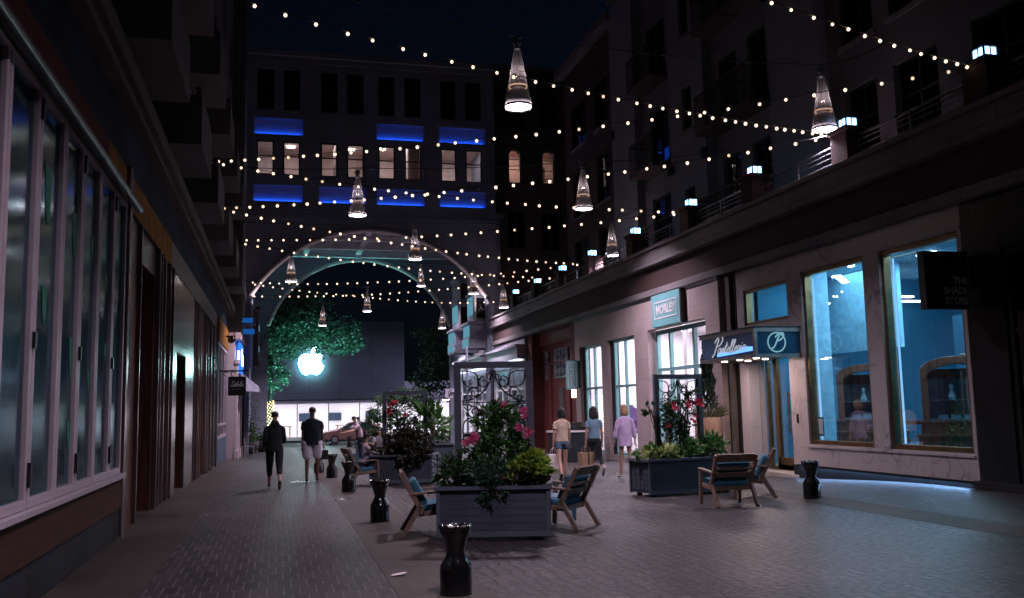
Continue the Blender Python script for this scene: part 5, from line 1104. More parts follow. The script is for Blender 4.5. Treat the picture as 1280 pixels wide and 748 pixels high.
# planter 2 (behind, by the girl)
L2 = planter('middle grey planter box with a plain trellis beside the seated girl', 2.95, 22.25, math.radians(-20), 1.5, .8, .70, (1.0,2.2,.1))
plant('shrub','dark mass of purple leaves spilling over the middle planter','plant',L2,[(.1,-.1,.95,.62,.36,.36,900,.11,.36),(.3,-.42,.62,.32,.1,.24,240,.11,.4),(-.35,-.2,.8,.4,.25,.2,260,.1,.36)],purple_leaf)
plant('flowering_vine','red flowering vine on the trellis of the middle planter','plant',L2,[(-.05,.1,1.4,.34,.2,.32,330,.10,.3)],dark_leaf,None,[(-.30,-.05,1.75,.10),(-.2,-.1,1.95,.06),(.42,-.05,1.85,.06),(.05,-.12,1.65,.06)],fmat=red_petal)
plant('banana_plant','broad pale leaved plant at the right of the middle planter','plant',L2,[(.75,.1,1.35,.28,.2,.38,26,.46,.22)],green_leaf)
# planter 3 (right)
L3 = planter('long grey planter box with trellis in front of the stone shop doorway', 7.62, 16.75, math.radians(9), 1.95, .75, .70, (1.0,2.3,.05))
plant('flowering_vine','dark vine with red flowers on the trellis before the stone shop','plant',L3,[(-.02,.02,1.45,.46,.16,.5,420,.10,.34),(-.62,.0,1.55,.14,.1,.18,22,.12,.34),(.1,.0,1.95,.3,.1,.2,60,.09,.34)],dark_leaf,None,[(-.22,-.1,1.72,.085),(.16,-.08,1.68,.08),(.36,-.06,1.72,.09),(.22,-.1,1.42,.07),(-.34,-.12,1.28,.06)],fmat=red_petal)
plant('hosta','yellow striped hosta at the left end of the right hand planter','plant',L3,[(-.55,-.18,.80,.3,.18,.13,150,.20,.2)],stripe_leaf)
plant('leafy_plant','glossy long leaved plant at the right end of the right hand planter','plant',L3,[(.68,-.02,.92,.34,.28,.22,230,.20,.15)],green_leaf)
plant('shrub','low green shrub under the trellis of the right hand planter','plant',L3,[(.1,-.12,.80,.38,.2,.2,330,.12,.28),(-.82,.0,.8,.18,.2,.16,110,.12,.3)],green_leaf)
# far planter behind the trellis
L4 = planter('smaller grey planter standing right of the middle planter near the passage', 4.9, 30.0, math.radians(-10), 1.4, .8, .75, None)
plant('shrub','tall leafy shrub in the far planter near the passage','plant',L4,[(0,0,1.25,.6,.35,.5,420,.16,.3)],green_leaf)
L5 = planter('far low grey planter behind the seated cafe guests', 3.9, 38.0, math.radians(-10), 1.6, .8, .75, None)
plant('shrub','bushy dark shrub behind the seated cafe guests','plant',L5,[(0,0,1.3,.7,.4,.6,500,.17,.3)],dark_leaf)
# pot with cypress by the stone shop
pt = thing('mosaic_pot', 'tall tan mosaic pot holding a slim cypress beside the canopy', 'pot', (10.3,21.0,gz(10.3,21)))
z0 = gz(10.3,21)
m = MB(); m.lathe([(.001,.01),(.24,.0),(.28,.3),(.335,.9),(.345,1.25),(.31,1.36),(.29,1.40),(.25,1.40),(.24,1.34),(.001,1.32)],(10.3,21,z0),28); m.build('pot_body', pot_m, pt, True)
ct = thing('cypress', 'slim dark cypress growing in the tall tan pot', 'plant', (10.3,21,z0+1.33))
m = MB()
for _ in range(2600):
    h = random.random()**.8; a = random.uniform(0,2*PI); r = (.19*(1-h)**.5*(1+.25*math.sin(h*23+a*2)))*random.uniform(.5,1.05)
    m.leaf((10.32+r*math.cos(a),21+r*math.sin(a),z0+1.55+h*1.75),.10,.018,(math.cos(a)*.4,math.sin(a)*.4,1))
m.build('foliage', LEAF('leaf_cypress',(.012,.03,.022),(.03,.06,.04)), ct); m = MB(); m.loft([(10.3,21,z0+1.3),(10.32,21,z0+3.1)],[.03,.01],6); m.build('trunk', bark, ct)
gp = thing('ornamental_grass', 'wispy ornamental grass round the foot of the cypress', 'plant', (10.3,21,z0+1.35))
m = MB()
for _ in range(420):
    a = random.uniform(0,2*PI); l = random.uniform(.3,.62); r = random.uniform(.05,.25); m.leaf((10.3+r*math.cos(a),21+r*math.sin(a),z0+1.34),l,.006,(math.cos(a)*1.0,math.sin(a)*1.0,random.uniform(.3,1.4)))
m.build('blade', grass_leaf, gp)
# pots and planting at the end of the left path
for (x,y,lab) in ((-1.35,50.5,'round pot with a small climbing plant beside the lit tree trunk'),(-.75,53.0,'low dark pot of leaves by the end of the left path')):
    z0 = gz(x,y); p = thing('flower_pot', lab, 'pot', (x,y,z0)); m = MB(); m.lathe([(.001,0),(.25,0),(.4,.3),(.42,.6),(.36,.62),(.001,.55)],(x,y,z0),18); m.build('pot_body', MAT('pot_dark',(.08,.07,.07),.6) if 'pot_dark' not in bpy.data.materials else bpy.data.materials['pot_dark'], p, True)
    m = MB()
    for _ in range(300): m.leaf((x+random.gauss(0,.18),y+random.gauss(0,.18),z0+.55+abs(random.gauss(0,.9 if x<-1 else .3))),.17,.05)
    m.build('foliage', green_leaf, p)

# ------------------------------------------------------------------ lounge chairs
def make_chair():
    t = thing('lounge_chair', '', 'chair', (0,0,0), 'wooden lounge chairs by the planters')
    # local: faces +y, seat 0.40 high
    for sx in (-1,1):
        m = MB(); x = sx*.31
        m.bar((x,.30,0),(x,.26,.60),.022,.032,(0,1,0)); m.build('front_leg', teak, t, bevel=.006)
        m = MB(); m.bar((x,-.42,0),(x,-.16,.42),.022,.034,(0,1,0)); m.build('rear_leg', teak, t, bevel=.006)
        m = MB(); m.bar((x,.31,.605),(x,-.33,.56),.032,.016); m.build('armrest', teak, t, bevel=.006)
        m = MB(); m.bar((x,-.14,.30),(x,-.44,.86),.022,.034,(0,1,0)); m.build('back_post', teak, t, bevel=.006)
    m = MB(); m.bar((-.29,.27,.33),(.29,.27,.33),.018,.035); m.bar((-.29,-.18,.29),(.29,-.18,.29),.018,.035)
    for sx in (-1,1): m.bar((sx*.29,.27,.33),(sx*.29,-.2,.29),.016,.035)
    m.build('seat_frame', teak, t, bevel=.005)
    m = MB()
    for za,zb_,yo in ((.48,.56,-.235),(.60,.64,-.30),(.74,.87,-.375)):
        y0 = -.14-.30*(za-.30)/.56; y1 = -.14-.30*(zb_-.30)/.56
        m.obox((0,(y0+y1)/2,(za+zb_)/2),(.30,0,0),(0,.012,.006),(0,(y1-y0)/2,(zb_-za)/2))
    m.build('backrest', teak, t, bevel=.005)
    m = MB(); m.obox((0,.06,.385),(.275,0,0),(0,.25,.02),(0,-.004,.05)); c = m.build('seat_cushion', cushion_m, t, bevel=.035)
    m = MB(); m.obox((0,-.20,.58),(.26,0,0),(0,.05,.028),(0,-.09,.17)); c = m.build('back_cushion', cushion_m, t, bevel=.04)
    return t
chairs = [(2.12,13.1,-97,'wooden lounge chair with blue cushions at the left end of the nearest planter'),(3.98,12.95,46,'wooden lounge chair with a striped throw at the right end of the nearest planter'),(7.42,14.55,-3,'wooden lounge chair seen from behind in front of the right hand planter'),(8.45,15.6,62,'wooden lounge chair turned left behind the other, by the bronze glass door'),(1.98,22.4,-80,'wooden lounge chair in which the girl in pale pink sits'),(5.6,30.5,70,'pale slatted lounge chair far back beside the smaller planter')]
ch0 = make_chair()
for i,(x,y,r,l) in enumerate(chairs):
    o = ch0 if i == 0 else copy_tree(ch0)
    o.location = (x,y,gz(x,y)+.003); o.rotation_euler.z = math.radians(r); o['label'] = l; o.scale = (1.14,1,1)
th = thing('throw_blanket', 'striped throw over the seat of the lounge chair right of the nearest planter', 'blanket', (3.98,12.95,gz(4.2,12.7)+.3))
L = Matrix.Translation((3.98,12.95,gz(4.2,12.7))) @ Matrix.Rotation(math.radians(46),4,'Z')
m = MB(); N = 16
prof_ = [(.30,.30),(.305,.40),(.27,.448),(.1,.446),(-.05,.444),(-.12,.47)]
for k in range(N):
    m.cur = 0 if k % 4 < 2 else 1
    xa = -.2+.4*k/N; xb = -.2+.4*(k+1)/N
    for (a,b),(c,d) in zip(prof_,prof_[1:]): m.quad((xa,a,b+.006*math.sin(k)),(xb,a,b+.006*math.sin(k+1)),(xb,c,d+.006*math.sin(k+1)),(xa,c,d+.006*math.sin(k)))
m.prism([(-.27,.30),(-.12,.31),(-.14,.12),(-.22,.16)],1,-.30,-.285); m.xf(L)
m.build('cloth', [towel_m, cushion_m], th)
cu = thing('paper_cup', 'small pale cup resting on the blue cushion of the left lounge chair', 'cup', (1.97,13.0,.44))
m = MB(); m.lathe([(.001,0),(.028,0),(.04,.11),(.036,.11),(.026,.01),(.001,.01)],(1.98,13.0,gz(1.8,13)+.438),14); m.build('cup_body', paper_w, cu, True)
# metal chair and pale bench at the end of the left path
mc = thing('metal_chair', 'thin metal cafe chair by the wall at the end of the left path', 'chair', (-1.35,46.5,gz(-1,46)))
z0 = gz(-1,46)
for k,(dx,dy) in enumerate(((-.2,-.2),(.2,-.2),(-.2,.2),(.2,.2))): m = MB(); m.loft([(-1.3+dx*1.1,46.5+dy*1.1,z0),(-1.3+dx*.9,46.5+dy*.9,z0+.45)],.015,6); m.build('leg', MAT('chair_metal',(.5,.48,.5),.35,metal=.7) if 'chair_metal' not in bpy.data.materials else bpy.data.materials['chair_metal'], mc)
m = MB(); m.box(-1.52,-1.08,46.28,46.72,z0+.45,z0+.475); m.build('seat', bpy.data.materials['chair_metal'], mc); m = MB(); m.loft([(-1.5,46.3,z0+.46),(-1.56,46.3,z0+.88),(-1.56,46.7,z0+.88),(-1.5,46.7,z0+.46)],.016,6)
for zz in (.6,.7,.8): m.bar((-1.53,46.3,z0+zz),(-1.53,46.7,z0+zz),.008,.015)
m.build('backrest', bpy.data.materials['chair_metal'], mc)
# ------------------------------------------------------------------ hanging cone lamps
def make_lamp():
    t = thing('pendant_lamp', '', 'lamp', (0,0,0), 'glass cone lamps hanging over the street')
    # origin at the lens plane, cone 1.2 m, hook to 1.45
    m = MB(); m.rings([(0,0,0,.268,.268),(0,0,.05,.262,.262),(0,0,.45,.185,.185),(0,0,.85,.118,.118),(0,0,1.17,.066,.066)],28,(False,False)); m.build('glass_cone', glass_lamp, t, True)
    m = MB(); m.lathe([(.25,.015),(.272,.0),(.275,.03),(.262,.05),(.25,.045)],n=28,caps=(False,False)); m.build('rim', MAT('lamp_rim',(.4,.38,.4),.25,metal=.9), t, True)
    m = MB(); m.lathe([(.001,.02),(.247,.02),(.247,.035),(.001,.035)],n=28); m.build('lens', lens_m, t)
    m = MB(); m.rings([(0,0,.05,.235,.235),(0,0,.2,.21,.21),(0,0,.34,.165,.165),(0,0,.40,.10,.10)],24,(False,True)); m.build('reflector', frost_m, t, True)
    m = MB(); m.lathe([(.168,.40),(.182,.40),(.180,.43),(.166,.43)],n=24,caps=(False,False)); m.build('glow_ring', lampring_m, t, True)
    m = MB(); m.loft([(0,0,.43),(0,0,1.15)],.012,6); m.lathe([(.02,.43),(.05,.46),(.05,.6),(.02,.62)],n=10); m.build('stem', steel_dark, t, True)
    m = MB(); m.lathe([(.06,1.15),(.075,1.18),(.05,1.21)],n=16); m.ball((0,0,1.29),.085,12,8); m.build('cap_ball', MAT('lamp_cap',(.25,.24,.26),.35,metal=.7), t, True)
    m = MB(); m.loft([(-.14,0,1.46),(-.06,0,1.40),(0,0,1.36),(.06,0,1.40),(.14,0,1.46)],.014,6); m.loft([(0,0,1.34),(0,0,1.45)],.016,6); m.build('hook', MAT('lamp_hook',(.4,.39,.42),.4,metal=.7), t)
    li = bpy.data.lights.new('lamp_light','AREA'); li.shape = 'DISK'; li.size = .48; li.energy = LAMP_W; li.color = (.98,.79,.98); lo = bpy.data.objects.new('lamp_light', li); C.objects.link(lo); lo.parent = t; lo.location = (0,0,-.01); li.spread = math.radians(128)
    l2 = bpy.data.lights.new('cone_light','POINT'); l2.energy = 4; l2.color = (1,.80,.82); l2.shadow_soft_size = .04; lo = bpy.data.objects.new('cone_light', l2); C.objects.link(lo); lo.parent = t; lo.location = (0,0,.66)
    return t
LAMP_W = 300
lamps = [(4.41,16.44,7.4,'largest glass cone lamp, hanging over the middle of the street nearest the camera'),(11.16,16.67,7.4,'big glass cone lamp hanging at the right in front of the terrace railing'),(2.23,26.78,7.4,'glass cone lamp hanging above the left part of the archway crown'),(8.59,24.94,7.4,'glass cone lamp hanging before the dark brick wing under the small arched windows'),(5.04,34.53,7.4,'glass cone lamp hanging in front of the archway crown, right of its centre'),(11.9,31.5,7.18,'glass cone lamp hanging close to the terrace railing before the dark brick apartments'),(.53,41.21,7.4,'glass cone lamp hanging near the left spring of the archway'),(9.47,44.8,7.4,'glass cone lamp hanging against the lit right end of the archway rim'),(11.3,46.0,6.85,'glass cone lamp hanging beside the last terrace pier, right of the archway'),(2.62,57.0,6.9,'small glass cone lamp hanging before the leafy tree above the emblem'),(4.98,53.36,7.4,'small glass cone lamp hanging inside the passage, right of the tree'),(10.0,57.0,6.75,'small glass cone lamp hanging by the right foot of the back arch'),(8.0,52.5,8.8,'dim cone lamp hanging deep in the passage behind the right archway rim'),(2.4,6.1,7.4,'glass cone lamp over the near end of the brick path, out of the photo')]
l0 = make_lamp()
for i,(x,y,z,l) in enumerate(lamps):
    o = l0 if i == 0 else copy_tree(l0)
    o.location = (x,y,z); o['label'] = l
# span wires that carry them
def wire(label, pts, sag, r=.012):
    m = MB(); out = []
    for a,b in zip(pts,pts[1:]):
        a, b = Vector(a), Vector(b)
        for k in range(12): t = k/12; p = a.lerp(b,t); p.z -= sag*4*t*(1-t); out.append(p)
    out.append(Vector(pts[-1])); m.loft(out, r, 5); o = m.build('span_wire', black_matt); tag(o, label, 'cable', 'wires carrying the cone lamps')
wire('black wire carrying the two biggest cone lamps across the street', [(-2.2,15.4,9.5),(4.41,16.44,8.84),(11.16,16.67,8.84),(13,16.8,9.6)], .12)
wire('black wire above the near end of the brick path, out of the photo', [(-2.2,6.0,9.2),(2.4,6.1,8.84),(13,6.4,9.4)], .12)
wire('black wire carrying the cone lamps before the archway crown and brick wing', [(-2.2,27.6,9.0),(2.23,26.78,8.84),(8.59,24.94,8.84),(13.05,24.2,9.2)], .1)
wire('black wire carrying the archway centre lamp and the one by the railing', [(-2.2,36.0,9.0),(5.04,34.53,8.84),(11.9,31.5,8.62),(13.0,31.1,9.0)], .1)
wire('black wire carrying the lamps in front of the two archway springs', [(-2.2,41.0,9.2),(.53,41.21,8.84),(9.47,44.8,8.84),(11.3,46.0,8.3),(13,47,8.5)], .1)
wire('black wire across the passage carrying its small cone lamps', [(-1.6,57.5,8.6),(2.62,57.0,8.34),(10.0,57.0,8.2),(11.4,57.0,8.5)], .05)
wire('black wire carrying the lamp deep inside the passage', [(-1.6,53.2,9.2),(4.98,53.36,8.84),(8.0,52.5,10.2),(11.4,52.3,10.6)], .05)

# ------------------------------------------------------------------ festoon strings
F = 1150.0
def norm(v): v = Vector(v); return v.normalized()
_Y = norm((347-640,374-516,-F)); _Z = Vector((-209.,9900.,-F)); _Z = (_Z-_Y*_Z.dot(_Y)).normalized(); _X = _Y.cross(_Z)
CAM = Matrix((_X,_Y,_Z)); HC = 1.72
def on_plane(px, py, A, B):
    """point where the sight line of a photo pixel meets the upright plane through A and B (the string hangs in it)"""
    d = CAM @ Vector((px-640,374-py,-F)); n = Vector((-(B[1]-A[1]),B[0]-A[0],0)); t = n.dot(Vector((A[0],A[1],0)))/n.dot(d); return d*t+Vector((0,0,HC))
strings = [
 ('highest festoon string, dropping from upper left to the big right cone lamp', (-2,8),(11.3,16.5),[(200,-34),(329,8),(450,44),(557,73),(686,104),(821,132),(936,153),(1040,168)],38),
 ('festoon string at the upper right corner dropping to the terrace railing', (-2,4),(11.3,12.5),[(760,-95),(860,-42),(967,2),(1046,30),(1134,60),(1214,83)],19),
 ('festoon string rising past the lit windows to the near right railing', (-1.9,26.5),(11.3,12.56),[(265,201),(371,194),(474,186),(615,172),(736,158),(898,136),(1074,107),(1206,84)],35),
 ('festoon string dropping from the left wall past the lit windows to the middle pier', (-1.9,26.5),(11.3,23.8),[(268,202),(364,219),(464,234),(579,247),(684,256),(780,261),(852,264)],28),
 ('nearly level festoon string over the archway crown to the middle pier', (-1.9,34.5),(11.3,23.8),[(285,299),(400,298.5),(515,295),(636,286.5),(740,277.5),(854,265)],30),
 ('festoon string rising from below the lit windows to the big right cone lamp', (-1.9,26.8),(11.3,16.5),[(272,259),(370,254),(475,246),(611,233),(736,218.6),(868,200),(1036,170)],35),
 ('festoon string dropping across the archway crown to the pier above the brick recess', (-1.9,26.8),(11.3,32.5),[(281,261),(375,281),(475,299.5),(563,313.6),(653,324),(722,329)],31),
 ('low festoon string from the left archway foot to the pier above the brick recess', (-1.6,44),(11.3,32.5),[(310,352),(384,354),(455,352.5),(544,348),(637,339.6),(730,328.7)],31),
 ('festoon string sagging under the arch soffit to the last but one pier', (-1.9,34.5),(11.3,36.4),[(300,302.5),(368,314.8),(445.6,326.3),(530.7,336.5),(606,342.5),(672,346)],27),
 ('festoon string from the left arch foot up to the last but one pier', (-1.6,44),(11.3,36.4),[(312,369.5),(376,369.6),(448,368),(514,363.8),(595,357),(694,346)],32),
 ('lowest festoon string running level across the archway to the white end of the terrace', (-1.6,44),(11.3,43.0),[(313,353.8),(368,361.6),(432,368.2),(515,375.6),(569,377.6),(622,376.5)],28),
]
bulb_me = None
for lab, A, B, px, n in strings:
    P = [on_plane(x,y,A,B) for x,y in px]; cr = []
    for i in range(len(P)-1):
        p0,p1,p2,p3 = P[max(i-1,0)],P[i],P[i+1],P[min(i+2,len(P)-1)]
        for k in range(10):
            t = k/10; cr.append(.5*((2*p1)+(p2-p0)*t+(2*p0-5*p1+4*p2-p3)*t*t+(3*p1-p0-3*p2+p3)*t**3))
    cr.append(P[-1]); Ls = [0]
    for a,b in zip(cr,cr[1:]): Ls.append(Ls[-1]+(b-a).length)
    t = thing('festoon_string', lab, 'string lights', cr[0], 'festoon strings zigzagging over the street')
    e0 = Vector((A[0] if A[0] > -1.9 else -2.15, cr[0].y-(cr[1].y-cr[0].y)*.5, cr[0].z+.1)); m = MB(); m.loft([e0]*(A[0]>-1.95)+cr+[Vector((11.35,cr[-1].y,cr[-1].z+.03))],.008,4); m.build('cable', black_matt, t)
    for k in range(n):
        s = Ls[-1]*(k+.5)/n+random.uniform(-.05,.05); j = max(i for i in range(len(Ls)) if Ls[i] <= max(s,0)); j = min(j,len(cr)-2)
        p = cr[j].lerp(cr[j+1],(s-Ls[j])/max(1e-6,Ls[j+1]-Ls[j]))
        if bulb_me is None:
            bulb_me = []
            for gm in (bulb_m, bulb_dim, bulb_dead):
                mb = MB(); mb.rings([(0,0,-.100,.004,.004),(0,0,-.094,.024,.024),(0,0,-.075,.038,.038),(0,0,-.055,.043,.043),(0,0,-.035,.036,.036),(0,0,-.018,.022,.022)],10); mb.cur = 1; mb.rings([(0,0,-.02,.02,.02),(0,0,.012,.02,.02)],8)
                o = mb.build('bulb', [gm, black_matt], None, True); me_ = o.data; me_.transform(Matrix.Translation(o.location)); bpy.data.objects.remove(o); bulb_me.append(me_)
        q = random.random(); o = bpy.data.objects.new('bulb', bulb_me[0 if q < .86 else 1 if q < .985 else 2]); C.objects.link(o); o.parent = t; o.location = p-cr[0]; o.scale = (clamp((p-Vector((0,0,HC))).length/23,.5,1.0)*random.uniform(.82,.95),)*3; o.rotation_euler = (random.gauss(0,.12),random.gauss(0,.12),0)
# small uplights at the foot of the lit tree and in the passage
for (x,y,lab,p,col,aim) in ((-.2,62.1,'teal ground spotlight at the foot of the lit tree, nearer the wall',360,(.22,.95,.80),(1.0,64.6,7)),(3.4,62.2,'teal ground spotlight to the right of the lit tree',360,(.22,.92,.90),(3.0,64.6,7))):
    z0 = gz(x,y); t = thing('ground_spotlight', lab, 'lamp', (x,y,z0), 'teal spotlights lighting the tree')
    m = MB(); m.lathe([(.001,0),(.11,0),(.12,.1),(.10,.16),(.09,.12),(.001,.12)],(x,y,z0),14); m.build('housing', black_matt, t, True)
    m = MB(); m.lathe([(.001,.125),(.088,.125),(.088,.13),(.001,.13)],(x,y,z0),14); m.build('lens', EMIT('teal_lens',(.2,.9,1),6) if 'teal_lens' not in bpy.data.materials else bpy.data.materials['teal_lens'], t)
    li = bpy.data.lights.new('spot_light','SPOT'); li.energy = p*9; li.color = col; li.spot_size = 1.6; li.spot_blend = .7; li.shadow_soft_size = .1; lo = bpy.data.objects.new('spot_light', li); C.objects.link(lo); lo.parent = t; lo.location = (0,0,.18)
    lo.rotation_euler = (Vector(aim)-Vector((x,y,z0))).to_track_quat('-Z','Y').to_euler()

def added_lamp_post(x, y, lab, ax):  # unseen posts added to light the store wall and trees
    z0 = gz(x,y); t = thing('added_lamp_post', lab, 'lamp post', (x,y,z0), 'added lamp posts lighting the store wall')
    m = MB(); m.loft([(x,y,z0),(x,y,z0+.6),(x,y,z0+6.2)],[.11,.07,.05],10); m.loft([(x,y,z0+6.1),(x+ax*.5,y+.3,z0+6.4),(x+ax*.9,y+.6,z0+6.4)],.035,8); m.build('pole', black_matt, t, True)
    m = MB(); m.box(x+ax*.9-.25,x+ax*.9+.25,y+.5,y+.8,z0+6.38,z0+6.46); m.build('lamp_head', black_matt, t)
    alight(t, x+ax*.9, y+.65, z0+6.36, .4, .25, 620, (.66,.62,1), (ax*.25,.45,-1), 'store_wall_fill')
added_lamp_post(-7,70.8,'added unseen lamp post left of the lit tree, lighting the store wall',1); added_lamp_post(16.5,70.8,'added unseen lamp post right of the dark tall tree, lighting the store wall',-1)
# ------------------------------------------------------------------ people
def person(label, x, y, rz, h, skin, hair, legs, arms, wear, lean=0.0, seat=None, hairstyle='short', turn=0.0, bulk=1.0, shoes=None):
    """faces +y before rotation; legs = ((thigh,knee),(thigh,knee)) left,right in degrees; arms = ((swing,out,bend),...)"""
    s = h/1.75; rd = math.radians
    J = {}
    hz = .93
    for k,sx in ((0,-1),(1,1)):
        a, b = rd(legs[k][0]), rd(legs[k][1]); hp = Vector((sx*.095*bulk,0,hz-.03)); kn = hp+Vector((sx*.01,math.sin(a),-math.cos(a)))*.44; an = kn+Vector((0,math.sin(a-b),-math.cos(a-b)))*.42
        fa = a-b*(.75 if a-b < -.35 else 1)*.9 if b>rd(20) and not seat else 0.0
        d = Vector((0,math.cos(fa),math.sin(fa))); up = Vector((0,-math.sin(fa),math.cos(fa)))
        heel = an-up*.06-d*.05; toe = an-up*.075+d*.17
        J['h%d'%k],J['k%d'%k],J['a%d'%k],J['e%d'%k],J['t%d'%k],J['d%d'%k],J['u%d'%k] = hp,kn,an,heel,toe,d,up
    low = min(min(J['e%d'%k].z,J['t%d'%k].z) for k in (0,1))-.022
    dz = (seat/s-hz+.03+.02 if seat else -low)
    ln = rd(lean); SP = lambda yy,zz: Vector((0,yy*math.cos(ln)+(zz-hz)*math.sin(ln),hz+(zz-hz)*math.cos(ln)-yy*math.sin(ln)))
    for nme,(yy,zz) in dict(pelvis=(0,.95),waist=(.0,1.09),chest=(.0,1.29),nb=(-.01,1.44),neck=(0,1.51),hl=(.012,1.585),hm=(.02,1.65),ht=(.015,1.705)).items(): J[nme] = SP(yy,zz)
    for k,sx in ((0,-1),(1,1)):
        sw, ou, be = (rd(v) for v in arms[k]); sh = SP(-.01,1.39)+Vector((sx*.168*bulk**.5,0,0)); d1 = Vector((sx*math.sin(ou),math.sin(sw)*math.cos(ou),-math.cos(sw)*math.cos(ou))); el = sh+d1*.285
        d2 = Vector((sx*math.sin(ou)*.5,math.sin(sw+be),-math.cos(sw+be))).normalized(); wr = el+d2*.25
        J['s%d'%k],J['l%d'%k],J['w%d'%k],J['p%d'%k],J['q%d'%k] = sh,el,wr,wr+d2*.075,d2
    for k_ in J:
        if k_[0] not in 'duq' or len(k_) > 2: J[k_] = J[k_]+Vector((0,0,dz))
    z0 = gz(x,y)+.006
    root = thing('person', label, 'person', (x,y,z0))
    T = Matrix.Translation((x,y,z0)) @ Matrix.Rotation(rd(rz),4,'Z') @ Matrix.Scale(s,4)
    # body skin
    V=[];E_=[];Rr=[]
    def v(p,r): V.append(tuple(p)); Rr.append(r if hasattr(r,'__len__') else (r,r)); return len(V)-1
    def chain(i, items):
        for p,r in items: j = v(p,r); E_.append((i,j)); i = j
        return i
    roots = [0]; b = bulk
    pe = v(J['pelvis'],(.135*b,.10*b)); ch = chain(pe,[(J['waist'],(.12*b,.095*b)),(J['chest'],(.135*b,.10*b))])
    chain(ch,[(J['nb'],.07),(J['neck'],.052),(J['hl'],(.062,.07)),(J['hm'],(.074,.088)),(J['ht'],(.055,.065))])
    for k in (0,1):
        chain(pe,[(J['h%d'%k],.085*b),((J['h%d'%k]+J['k%d'%k])/2,.072*b),(J['k%d'%k],.052),(J['k%d'%k].lerp(J['a%d'%k],.35),.053),(J['a%d'%k],.036),(J['a%d'%k]-J['u%d'%k]*.045+J['d%d'%k]*.06,.035),(J['t%d'%k],.026)])
        chain(ch,[(J['s%d'%k],.055*b),(J['s%d'%k].lerp(J['l%d'%k],.5),.046*b),(J['l%d'%k],.037),(J['l%d'%k].lerp(J['w%d'%k],.4),.036),(J['w%d'%k],.025),(J['p%d'%k],(.034,.022))])
        # five fingers
        d2 = J['q%d'%k]; sd = Vector((0,1,0))-d2*d2.y; sd.normalize(); inn = d2.cross(sd)*(1 if k else -1)
        for f,(o_,l_) in enumerate(((-.030,.062),(-.010,.076),(.011,.080),(.031,.070))):
            r0 = v(J['p%d'%k]+sd*o_*.8,.0105); roots.append(r0); chain(r0,[(J['p%d'%k]+sd*o_+d2*l_*.6+inn*.006,.0095),(J['p%d'%k]+sd*o_+d2*l_+inn*.022,.008)])
        r0 = v(J['w%d'%k].lerp(J['p%d'%k],.5)+sd*.02,.013); roots.append(r0); chain(r0,[(J['w%d'%k].lerp(J['p%d'%k],.8)+sd*.05,.011),(J['p%d'%k]+sd*.058+d2*.03,.009)])
    me = bpy.data.meshes.new('tmp'); me.from_pydata(V,E_,[]); o = bpy.data.objects.new('tmp_body',me); C.objects.link(o)
    mod = o.modifiers.new('s','SKIN'); mod.use_smooth_shade = True
    for i,r in enumerate(Rr): sv = me.skin_vertices[0].data[i]; sv.radius = r; sv.use_root = i in roots
    o.modifiers.new('u','SUBSURF').levels = 1; o.modifiers['u'].render_levels = 1
    bpy.context.view_layer.update(); bme = bpy.data.meshes.new_from_object(o.evaluated_get(bpy.context.evaluated_depsgraph_get()))
    bpy.data.objects.remove(o); bme.transform(Matrix.Translation(-Vector((x,y,z0))) @ T); bme.materials.clear(); bme.materials.append(skin)
    # nose, ears joined to the body mesh
    bm = bmesh.new(); bm.from_mesh(bme); hm = J['hm']
    HT = Matrix.Translation(-Vector((x,y,z0))) @ T @ Matrix.Translation(hm) @ Matrix.Rotation(rd(turn),4,'Z')
    bmesh.ops.create_cone(bm, cap_ends=True, segments=8, radius1=.018, radius2=.006, depth=.05, matrix=HT @ Matrix.Translation((0,.096,-.018)) @ Matrix.Rotation(rd(25),4,'X'))
    for sx in (-1,1): bmesh.ops.create_uvsphere(bm, u_segments=8, v_segments=6, radius=.03, matrix=HT @ Matrix.Translation((sx*.078,-.005,-.015)) @ Matrix.Diagonal((.35,.7,1,1)))
    for f in bm.faces: f.smooth = True
    bm.to_mesh(bme); bm.free(); bo = bpy.data.objects.new('body', bme); C.objects.link(bo); bo.parent = root
    HW = T @ Matrix.Translation(hm) @ Matrix.Rotation(rd(turn),4,'Z')
    def add(name, mb, mat, par=root, sm=True): mb.xf(T); return mb.build(name, mat, par, sm)
    for sx in (-1,1): m = MB(); m.ball((sx*.032,.086,.006),.013,8,6); m.xf(HW); m.build('eye', eye_m, root, True)
    m = MB(); m.ball((0,.086,-.052),.022,8,5,(1,.5,.35)); m.xf(HW); m.build('mouth', lip_m, root, True)
    # hair
    m = MB()
    if hairstyle == 'short':
        m.rings([(0,-.03,-.03,.075,.06),(0,-.015,.01,.084,.088),(0,-.008,.05,.084,.097),(0,-.004,.085,.064,.075),(0,0,.105,.02,.025)],14); mat_ = hair
    elif hairstyle == 'bun':
        m.rings([(0,-.03,-.05,.07,.055),(0,-.015,.0,.088,.09),(0,-.008,.05,.09,.10),(0,-.004,.095,.07,.08),(0,0,.12,.02,.025)],14); m.ball((0,-.05,.13),.05,10,7); mat_ = hair
    else:
        L_ = {'bob':-.15,'long':-.20,'curly':-.24}[hairstyle]; w_ = 1.25 if hairstyle == 'curly' else 1.1
        R_ = [(0,-.045,L_,.055*w_,.035*w_),(0,-.045,L_+.02,.095*w_,.06*w_),(0,-.035,L_*.5,.102*w_,.075*w_),(0,-.018,-.02,.096*w_,.092),(0,-.008,.05,.094,.102),(0,-.004,.095,.07,.08),(0,0,.118,.02,.025)]
        m.rings(R_,18); mat_ = hair
        if hairstyle == 'curly':
            for i,p in enumerate(m.v): m.v[i] = tuple(Vector(p)*(1+.09*math.sin(i*2.3)+.05*math.sin(i*5.1)))
    m.xf(HW); FOLDS(m.build('hair', mat_, root, True), .022, .03)
